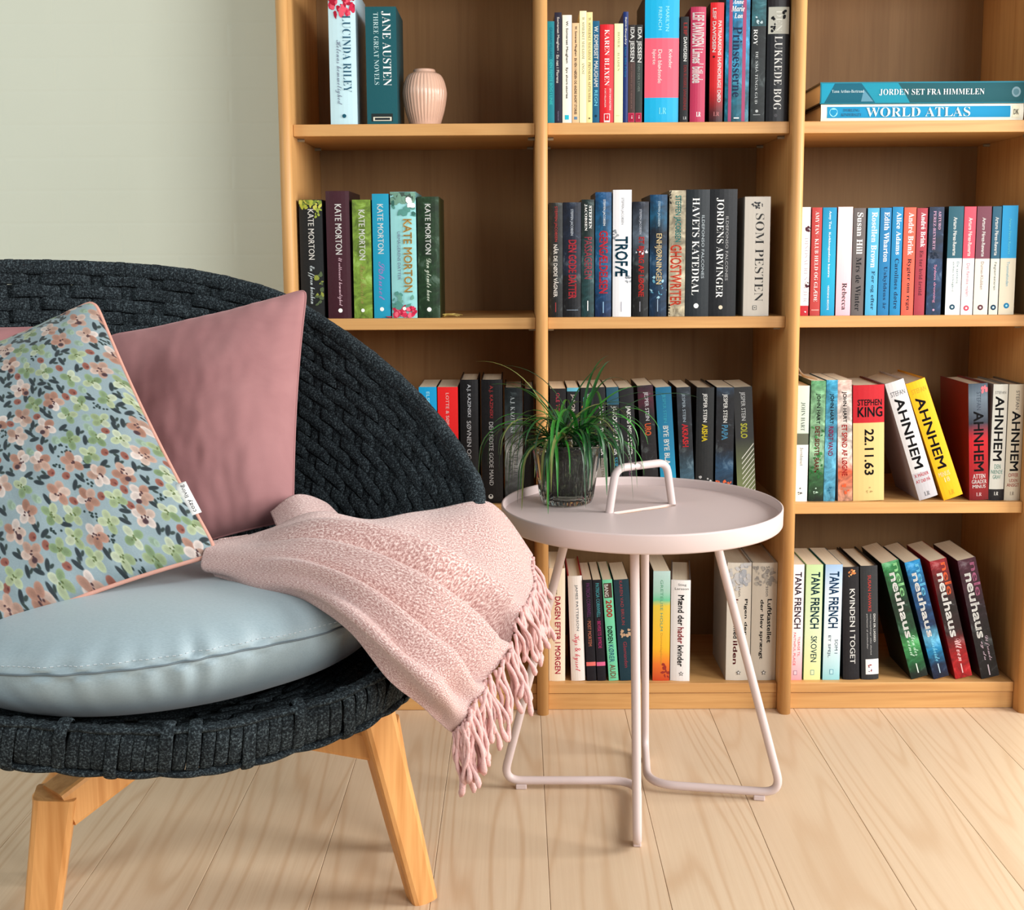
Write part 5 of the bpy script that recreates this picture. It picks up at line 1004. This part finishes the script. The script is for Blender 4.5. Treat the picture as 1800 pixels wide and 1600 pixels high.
rt_ = at(668, 1290, Y=rfoot.y-.03); rtop = Vector((rt_.x, rt_.y, rt_.z)); rdir = (rtop-rfoot); rtop2 = rfoot+rdir*1.22
lt_ = at(98, 1402, Y=-.80); ltop = Vector((lt_.x, lt_.y, lt_.z)); lfoot = Vector((at(66, 1650, Y=-.80).x, -.80, 0))
beam('leg', [rfoot+Vector((0, 0, .0005)), rfoot+rdir*.5, rtop2], (.036, .041, .046), (.036, .042, .046), (.45, -.9, 0), .007)
beam('leg', [lfoot+Vector((0, 0, .0005)), lfoot+(ltop-lfoot)*.5, ltop+(ltop-lfoot)*.03], (.040, .045, .050), (.038, .042, .046), (.25, -1, 0), .007)
hub = Vector((-.415, -.62, .285)); bl_ = Vector((-.62, -.42, 0)); br_ = Vector((-.27, -.42, 0))
beam('frame_bar', [ltop+Vector((0.002, .004, -.012)), hub], (.050, .056), (.050, .056), (0, 0, 1), .006)
beam('frame_bar', [rfoot+rdir*.93+Vector((-.006, .004, 0)), Vector((-.44, -.66, rtop.z+.02))], (.03, .036), (.04, .046), (0, 0, 1), .006)
bt1 = at(150, 1325, Y=-.60); bt2 = at(676, 1270, Y=-.56)
blf = at(118, 1430, Z=0); blf = Vector((-.66, -.585, 0))
beam('frame_bar', [hub, bt1], (.046, .044), (.046, .044), (0, 0, 1), .006)
beam('leg', [Vector((at(84, 1590, Y=-.62).x, -.62, .0005)), Vector((at(90, 1450, Y=-.61).x, -.61, .12)), bt1], (.034, .04, .044), (.034, .04, .044), (0, -1, 0), .007)
beam('leg', [at(724, 1492, Z=0)+Vector((0, 0, .0005)), (at(724, 1492, Z=0)+bt2)*.5, bt2], (.026, .034, .040), (.026, .034, .040), (0, -1, 0), .007)
beam('frame_bar', [hub, bt2], (.04, .038), (.04, .038), (0, 0, 1), .006)

# ------------------------------------------------------------------ seat cushion
t = NT('grey_blue_linen', .5, .35); v = t.coord('Object'); f1 = t.noise(t.coord('Object', (260, 900, 700)), 1, 2); f2 = t.noise(v, 7, 2)
t.base(t.mix(f1, (142, 160, 166), (166, 184, 190))); t.bump(f1, .2, .0008)
t.b.inputs['Sheen Weight'].default_value = .25; LINEN = t.m
sc_ = Vector((-.430, -.792, .432)); cu = tag(empty('seat_cushion', sc_, (math.radians(-3.5), math.radians(-4.0), 0)), 'round puffy grey blue seat cushion lying in the woven armchair', 'cushion')
def cush(th, ph):
    ca, sa = math.cos(ph), math.sin(ph); cr = max(0, ca)**.68; z = (.056 if sa > 0 else .082)*math.copysign(abs(sa)**.95, sa)
    R = .262+.012*math.cos(2*th); x = R*cr*math.cos(th); y = .240*cr*math.sin(th)
    pk = math.exp(-(ph/.42)**2)*(.0030*math.sin(th*40+3*math.sin(th*5))*(.35+abs(mnoise.noise((th*4, 0, 1)))*1.6)+.004*mnoise.noise((th*11, ph*2, 3)))
    lump = .006*mnoise.noise((x*7, y*7, 1))
    k = 1+pk/R*(1 if abs(ph) > .04 else -.6)
    return (x*k, y*k, z+lump+(.004*ca))
NU, NV = 360, 70; G = np.array([[cush(2*math.pi*i/NU, -math.pi/2+math.pi*j/(NV-1)) for j in range(NV)] for i in range(NU)])
grid_mesh('cushion_body', G, [LINEN], cu, wu=True)
P = [np.array(cush(2*math.pi*i/240, 0))*np.array([1.0045, 1.0045, 1]) for i in range(240)]
V, Fc = tube_data(P, .0011, 6, False, True); mesh('seam', V, Fc, flat((104, 116, 122), .8), cu, True)
dots = []
for i in range(0, 720, 3):
    q = cush(2*math.pi*i/720, .13); q2 = cush(2*math.pi*(i+1.3)/720, .13); dots.append(tube_data([np.array(q)*1.002, np.array(q2)*1.002], .0006, 4))
V, Fc = merge(dots); st_ = mesh('stitching', V, Fc, flat((196, 206, 210), .7), cu); tag(st_, kind='stuff')

# ------------------------------------------------------------------ loose pillows
def pillow_grid(C, T, nu, nv, side, pinch=.045, wr=.004, seed=0):
    """C: corners TL, TR, BR, BL; side +1 front, -1 back"""
    TL, TR, BR, BL = [np.array(tuple(c)) for c in C]; nrm = np.cross(TR-TL, BL-TL); nrm /= np.linalg.norm(nrm); nrm *= -1 if nrm[1] > 0 else 1
    u = np.linspace(0, 1, nu)[:, None]; v = np.linspace(0, 1, nv)[None, :]
    if nrm[1] > 0: nrm = -nrm
    uu = 2*u-1; vv = 2*v-1; u2 = u+0*v; v2 = v+0*u
    up = .5+.5*uu*(1-pinch*(1-vv**2)); vp_ = .5+.5*vv*(1-pinch*(1-uu**2))
    P = TL*((1-up)*(1-vp_))[..., None]+TR*(up*(1-vp_))[..., None]+BR*(up*vp_)[..., None]+BL*((1-up)*vp_)[..., None]
    cf = 1-.03*(np.abs(uu)*np.abs(vv))**22; cen_ = (TL+TR+BR+BL)/4; P = cen_+(P-cen_)*cf[..., None]
    prof_ = (np.clip(1-np.abs(uu)**2.2, 0, 1)*np.clip(1-np.abs(vv)**2.2, 0, 1))**.52
    nz = np.zeros((nu, nv)); st = max(1, nu//60)
    cu_ = np.arange(0, nu+st, st); cv_ = np.arange(0, nv+st, st)
    coarse = np.array([[mnoise.noise((a/nu*6+seed, b/nv*6, seed*3.1))+.5*mnoise.noise((a/nu*15, b/nv*11+seed, 7.7)) for b in cv_] for a in cu_])
    ia = np.arange(nu)/st; ib = np.arange(nv)/st; a0 = ia.astype(int); b0 = ib.astype(int); fa = (ia-a0)[:, None]; fb = (ib-b0)[None, :]
    nz = coarse[a0][:, b0]*(1-fa)*(1-fb)+coarse[np.minimum(a0+1, len(cu_)-1)][:, b0]*fa*(1-fb)+coarse[a0][:, np.minimum(b0+1, len(cv_)-1)]*(1-fa)*fb+coarse[np.minimum(a0+1, len(cu_)-1)][:, np.minimum(b0+1, len(cv_)-1)]*fa*fb
    # gathered creases near the seams and corners
    edge = np.minimum(1-np.abs(uu)+0*vv, 1-np.abs(vv)+0*uu); crease = np.exp(-(edge/.10)**2)*np.clip(edge/.02, 0, 1)*(np.sin(u2*75+seed)*.5+np.sin(v2*68+seed*2)*.5)*.0012
    H_ = T*prof_+(wr*nz+crease)*np.clip(prof_*3, 0, 1)
    return P+nrm*(side*H_)[..., None], nrm, P
def pillow(name, C, T, mat, label, cat, pipe=None, nf=110, colors=None, seed=0, wr=.004, Tb=None, group=None):
    cen = sum((Vector(c) for c in C), Vector())/4; rt = tag(empty(name, cen), label, cat, group)
    def on(o): o.parent = rt; o.matrix_parent_inverse = Matrix.Translation(rt.location).inverted(); return o
    G, nrm, P = pillow_grid(C, T, nf, nf, 1, seed=seed, wr=wr); f = on(grid_mesh('front_cover', G, [mat])); 
    if colors is not None:
        at_ = f.data.color_attributes.new('print', 'FLOAT_COLOR', 'POINT'); at_.data.foreach_set('color', colors.reshape(-1).astype(np.float32))
    Gb, _, _ = pillow_grid(C, Tb or T, 60, 60, -1, seed=seed+5, wr=wr); on(grid_mesh('back_cover', Gb, [pipe[0] if pipe else mat], flip=True))
    loop = np.concatenate([P[:-1, 0], P[-1, :-1], P[:0:-1, -1], P[0, :0:-1]])[::max(1, nf//60)]
    r = pipe[1] if pipe else .0016; V, Fc = tube_data(loop, r, 8, False, True); on(mesh('piping' if pipe else 'seam', V, Fc, pipe[0] if pipe else mat, smooth=True)); return rt
def velvet(c1, c2):
    t = NT('velvet', .8, .15); v = t.coord('Object'); n_ = t.noise(v, 9, 4, .65, .6); t.base(t.mix(n_, c1, c2)); t.b.inputs['Sheen Weight'].default_value = .35
    t.b.inputs['Sheen Roughness'].default_value = .4; t.b.inputs['Sheen Tint'].default_value = lin((250, 205, 205)); t.bump(t.noise(v, 900, 2), .15, .0006); return t.m
VEL = velvet((142, 97, 98), (176, 129, 128))
pillow('throw_pillow', (at(188, 590, Y=-.46), at(540, 507, Y=-.44), at(515, 915, Y=-.60), at(235, 1000, Y=-.64)), .058, VEL, 'dusty pink velvet pillow leaning at the right inside the armchair', 'pillow', seed=2, wr=.0028, Tb=.045)
pillow('throw_pillow', (at(-330, 560, Y=-.53), at(85, 575, Y=-.47), at(70, 960, Y=-.60), at(-330, 980, Y=-.66)), .05, VEL, 'second dusty pink velvet pillow, mostly hidden behind the floral pillow', 'pillow', seed=9, wr=.006, Tb=.04)
# floral print painted on a fine grid of the cover
def floral(n, seed=5):
    rg = np.random.RandomState(seed); yy, xx = np.mgrid[0:n, 0:n].astype(float); xx, yy = yy.copy(), xx.copy()       # xx along u, yy along v
    img = np.zeros((n, n, 3)); base = np.array([146, 168, 174.]); img[:] = base+rg.normal(0, 3, (n, n, 1))
    def ell(cx, cy, rx, ry, an, col, soft=.25, tex=14):
        R = int(max(rx, ry)+3); x0, x1 = max(0, int(cx)-R), min(n, int(cx)+R+1); y0, y1 = max(0, int(cy)-R), min(n, int(cy)+R+1)
        if x0 >= x1 or y0 >= y1: return
        X = xx[x0:x1, y0:y1]-cx; Y = yy[x0:x1, y0:y1]-cy; a = X*math.cos(an)+Y*math.sin(an); b = -X*math.sin(an)+Y*math.cos(an)
        d = (a/rx)**2+(b/ry)**2; al = np.clip((1-d)/soft, 0, 1)[..., None]; sh = 1-.18*np.clip(1-d, 0, 1)[..., None]+rg.normal(0, .02, al.shape)
        img[x0:x1, y0:y1] = img[x0:x1, y0:y1]*(1-al)+np.array(col, float)*sh*al
    s = n/520*1.0
    def blossom(cx, cy, r, cols, k=5, cen=(92, 56, 60)):
        a0 = rg.uniform(0, 6.3)
        for q in range(k):
            a = a0+q*2*math.pi/k+rg.uniform(-.2, .2); c = np.array(cols[rg.randint(len(cols))])+rg.uniform(-10, 10)
            ell(cx+r*.52*math.cos(a), cy+r*.52*math.sin(a), r*.52, r*.40, a, c, .35)
        for q in range(5): ell(cx+rg.normal(0, r*.16), cy+rg.normal(0, r*.16), r*.12, r*.09, rg.uniform(0, 3), cen, .6)
    pts = []; plan = []
    for q in range(95): plan += [('peach', 21), ('green', 19)]
    plan += [('leaf', 11)]*110+[('mint', 13)]*50+[('berry', 12)]*45+[('bud', 11)]*170+[('leaf', 9)]*160
    for kind, rr0 in plan:
        rr = rr0*s
        for tries in range(40):
            p = (rg.uniform(0, n), rg.uniform(0, n)); ok_ = True
            for q in pts:
                if (p[0]-q[0])**2+(p[1]-q[1])**2 < ((rr+q[2])*(.90 if rr0 > 15 else .76))**2: ok_ = False; break
            if ok_: pts.append((p[0], p[1], rr, kind)); break
    for cx, cy, rr, kind in sorted(pts, key=lambda q: {'leaf': 0, 'berry': 1, 'mint': 2, 'bud': 3, 'green': 4, 'peach': 5}[q[3]]):
        if kind == 'peach':
            blossom(cx, cy, rr*1.0, [(208, 164, 142), (232, 200, 182), (196, 140, 116), (244, 224, 212)])
            if rg.rand() < .6: ell(cx+rg.uniform(-12, 12)*s, cy+rg.uniform(6, 14)*s, 6*s, 5*s, 0, (84, 52, 60), .5)
        elif kind == 'green': blossom(cx, cy, rr*1.0, [(168, 190, 136), (196, 212, 164), (140, 170, 118), (212, 224, 188)], 4, (110, 130, 70))
        elif kind == 'bud': ell(cx, cy, 8.5*s, 7*s, rg.uniform(0, 3), (172, 98, 80), .35); ell(cx+2*s, cy+2*s, 3.5*s, 2.5*s, rg.uniform(0, 3), (132, 58, 52), .8)
        elif kind == 'leaf':
            a = rg.uniform(0, 3.14); ell(cx, cy, 11*s, 4.6*s, a, (44, 60, 66), .4); ell(cx+7*s*math.sin(a), cy-7*s*math.cos(a), 6*s, 3*s, a+.7, (56, 76, 72), .5)
        elif kind == 'berry':
            for q in range(9): ell(cx+rg.normal(0, 5)*s, cy+rg.normal(0, 5)*s, 2.6*s, 2.4*s, 0, (38, 62, 60), .6)
        else: ell(cx, cy, 10*s, 8*s, rg.uniform(0, 3), (158, 188, 160), .6); ell(cx+4*s, cy+3*s, 6*s, 5*s, rg.uniform(0, 3), (176, 206, 176), .6)
    img = np.clip(img*.9, 0, 255)/255; img = img*.88+img.mean(2, keepdims=True)*.12; l_ = np.where(img <= .04045, img/12.92, ((img+.055)/1.055)**2.4); return np.concatenate([l_, np.ones((n, n, 1))], -1)
NF = 560
t = NT('printed_cotton', .62, .3); ca_ = t.n('VertexColor'); ca_.layer_name = 'print'; t.l(ca_.outputs['Color'], t.b.inputs['Base Color']); t.b.inputs['Sheen Weight'].default_value = .1; t.bump(t.noise(t.coord('Object'), 800, 2), .1, .0006)
fc_ = (at(-215, 690, Y=-.64), at(166, 527, Y=-.60), at(384, 974, Y=-.83), at(-95, 1150, Y=-.955))
flp = pillow('throw_pillow', fc_, .062, t.m, 'floral print pillow with peach piping in front of the pink pillows', 'pillow', pipe=(flat((214, 158, 140), .7), .0029), nf=NF, colors=floral(NF), seed=4, wr=.004, Tb=.03)
# woven label sewn into its right seam
TRc, BRc = Vector(fc_[1]), Vector(fc_[2]); up_ = (TRc-BRc).normalized(); nr_ = (Vector(fc_[1])-Vector(fc_[0])).cross(Vector(fc_[3])-Vector(fc_[0])).normalized(); nr_ = nr_ if nr_.y < 0 else -nr_
in_ = (Vector(fc_[0])-TRc).normalized()*.009; la = TRc.lerp(BRc, .765)+in_; lb = TRc.lerp(BRc, .875)+in_*.9; ax = (lb-la); L_ = ax.length; ax.normalize(); wdir = nr_.cross(ax).normalized(); wdir = wdir if wdir.x > 0 else -wdir
off = nr_*.0135; G = np.array([[tuple(la+off+ax*(L_*i/6)+wdir*(.013*j/2)-nr_*(.0018*j)+nr_*(.0015*math.sin(i*.8))) for j in range(3)] for i in range(7)])
lo_ = grid_mesh('sewn_label', G, [flat((244, 242, 238), .7)]); lo_.parent = flp; lo_.matrix_parent_inverse = Matrix.Translation(flp.location).inverted()
md = lo_.modifiers.new('thick', 'SOLIDIFY'); md.thickness = .0006
P, pf = _txt[('cozy living', 'n')]; V = [tuple(la+nr_*(.0147-.0036*(.80-.5*q[1])+.0015*math.sin(6*(.95-.85*q[0])*.8))+ax*(L_*(.95-.85*q[0]))+wdir*(.013*(.80-.5*q[1]))) for q in P]
lt = mesh('label_lettering', V, pf, ink((40, 40, 44))); lt.parent = lo_

# ------------------------------------------------------------------ pink throw blanket
t = NT('chenille', .95, .1); uv = t.n('TexCoord'); 
def uvm(sx, sy):
    q = t.n('Mapping'); q.inputs['Scale'].default_value = (sx, sy, 1); t.l(uv.outputs['UV'], q.inputs[0]); return q.outputs[0]
r1 = t.noise(uvm(260, 620), 1, 3, .7); r2 = t.noise(uvm(90, 900), 1, 2); hh = t.math('ADD', r1, t.math('MULTIPLY', r2, .6))
t.base(t.ramp(r1, [(.36, (160, 116, 110)), (.5, (196, 158, 151)), (.62, (236, 214, 207))])); t.bump(hh, .55, .0018); t.b.inputs['Sheen Weight'].default_value = .3; CHEN = t.m
bk = tag(empty('throw_blanket', (-.15, -.75, .4)), 'fringed pink chenille throw draped over the cushion and the right rim of the armchair', 'blanket')
# rows: from the lower edge to the upper edge; columns: left fold to the fringed hem.  (px, py, Y)
CP = [
 [(378, 1014, -.845), (362, 1006, -.850), (354, 985, -.845), (362, 962, -.83), (380, 950, -.79), (400, 950, -.74)],
 [(455, 1040, -.875), (445, 1020, -.885), (440, 990, -.875), (445, 960, -.84), (455, 940, -.78), (470, 930, -.73)],
 [(540, 1056, -.905), (535, 1030, -.92), (540, 990, -.905), (545, 950, -.86), (550, 920, -.79), (560, 902, -.73)],
 [(615, 1112, -.95), (620, 1075, -.965), (640, 1025, -.93), (650, 975, -.87), (655, 935, -.79), (655, 912, -.70)],
 [(690, 1196, -.985), (705, 1145, -1.0), (735, 1085, -.94), (750, 1020, -.87), (750, 950, -.76), (745, 893, -.64)],
 [(745, 1248, -.99), (765, 1190, -1.0), (800, 1125, -.93), (825, 1050, -.84), (840, 960, -.72), (835, 879, -.615)],
 [(775, 1275, -.98), (800, 1222, -.985), (845, 1160, -.92), (880, 1080, -.82), (895, 985, -.71), (885, 895, -.60)],
 [(795, 1290, -.97), (830, 1240, -.97), (880, 1160, -.90), (915, 1080, -.81), (936, 1030, -.71), (938, 975, -.61)]]
CPw = np.array([[tuple(at(*c[:2], Y=c[2])) for c in row] for row in CP])
NUb, NVb = 230, 150
A_ = catmull(CPw, NUb); B_ = catmull(np.swapaxes(A_, 0, 1), NVb); BG = np.swapaxes(B_, 0, 1)
du = np.gradient(BG, axis=0); dv = np.gradient(BG, axis=1); bn = np.cross(du, dv); bn /= np.linalg.norm(bn, axis=2, keepdims=True)+1e-9
bn *= np.sign((bn*(CO-BG)).sum(2, keepdims=True))
fu = np.linspace(0, 1, NUb)[:, None]; fv = np.linspace(0, 1, NVb)[None, :]
ridge = lambda c, w_: np.exp(-((fv-c)/w_)**2)
amp = np.clip((fu-.15)/.4, 0, 1)*np.clip((1.15-fu)/.3, 0, 1)
fold = .030*amp*(.8*ridge(.80-.22*fu, .05)-1.0*ridge(.71-.20*fu, .035)+.8*ridge(.63-.20*fu, .045)-.7*ridge(.50-.18*fu, .035)+.6*ridge(.42-.16*fu, .045)-.4*ridge(.30-.10*fu, .05)+.3*ridge(.18, .05))
fold += .004*np.sin(fv*26+fu*5)*amp
fold += np.array([[.006*mnoise.noise((a*6, b*5, 2)) for b in fv[0]] for a in fu[:, 0]])
BG = BG+bn*fold[..., None]
uvw = np.stack([np.broadcast_to(fu*.62, (NUb, NVb)), np.broadcast_to(fv*.40, (NUb, NVb))], -1)
def onb(o): o.parent = bk; o.matrix_parent_inverse = Matrix.Translation(bk.location).inverted(); return o
cl_ = onb(grid_mesh('blanket_cloth', BG, [CHEN], uv=uvw)); md = cl_.modifiers.new('thick', 'SOLIDIFY'); md.thickness = .004; md.offset = -1
# part of the throw that is tucked behind, between pillow and rim
CP2 = [[(478, 905, -.64), (485, 925, -.68), (495, 950, -.74)], [(520, 874, -.61), (540, 905, -.66), (550, 960, -.74)], [(565, 888, -.60), (590, 925, -.66), (600, 970, -.74)], [(600, 915, -.61), (640, 945, -.67), (650, 985, -.75)], [(660, 935, -.62), (690, 955, -.68), (700, 990, -.75)]]
w2 = np.array([[tuple(at(*c[:2], Y=c[2])) for c in r] for r in CP2]); A2 = catmull(w2, 60); B2 = np.swapaxes(catmull(np.swapaxes(A2, 0, 1), 40), 0, 1)
B2[..., 1] -= .006*np.sin(np.linspace(0, 9, 60))[:, None]
uv2 = np.stack(np.broadcast_arrays(np.linspace(0, .2, 60)[:, None], np.linspace(0, .15, 40)[None, :]), -1)
c2 = onb(grid_mesh('tucked_fold', B2, [CHEN], uv=uv2)); md = c2.modifiers.new('thick', 'SOLIDIFY'); md.thickness = .005
# fringe: twisted tassels knotted at the end
t = NT('fringe_yarn', .95, .1); t.base(t.mix(t.noise(t.coord('Object'), 260, 3), (196, 146, 142), (230, 192, 186))); t.bump(t.noise(t.coord('Object'), 700, 2), .6, .001); YARN = t.m
rg = random.Random(21); NT_ = 96; hem = BG[-1]
for k in range(NT_):
    f = (k+rg.uniform(.1, .9))/NT_; j = f*(NVb-1); a = int(min(NVb-2, j)); p = hem[a]*(1-(j-a))+hem[a+1]*(j-a); L = rg.uniform(.056, .078)*(1.0 if f > .2 else 1.0)
    n = 16; P = []; sx = rg.uniform(-.012, .016); sy = rg.uniform(-.010, .008); ph = rg.uniform(0, 6.3); am = rg.uniform(.0010, .0030); start = np.array([.012, -.002, .004])*(1 if f > .3 else .5)
    for q in range(n):
        g = q/(n-1); P.append(p+start*math.sin(g*math.pi*.5)*(.9)+np.array([sx*g+am*math.sin(ph+g*9), sy*g-.003+am*math.cos(ph*1.3+g*8), -L*g]))
    r = np.full(n, .0024); r[-2] = .0038; r[-3] = .0034; r[-1] = .0014; r += .0003*np.sin(np.arange(n)*2.2)
    onb(tube('tassel', P, r, YARN, n=7))
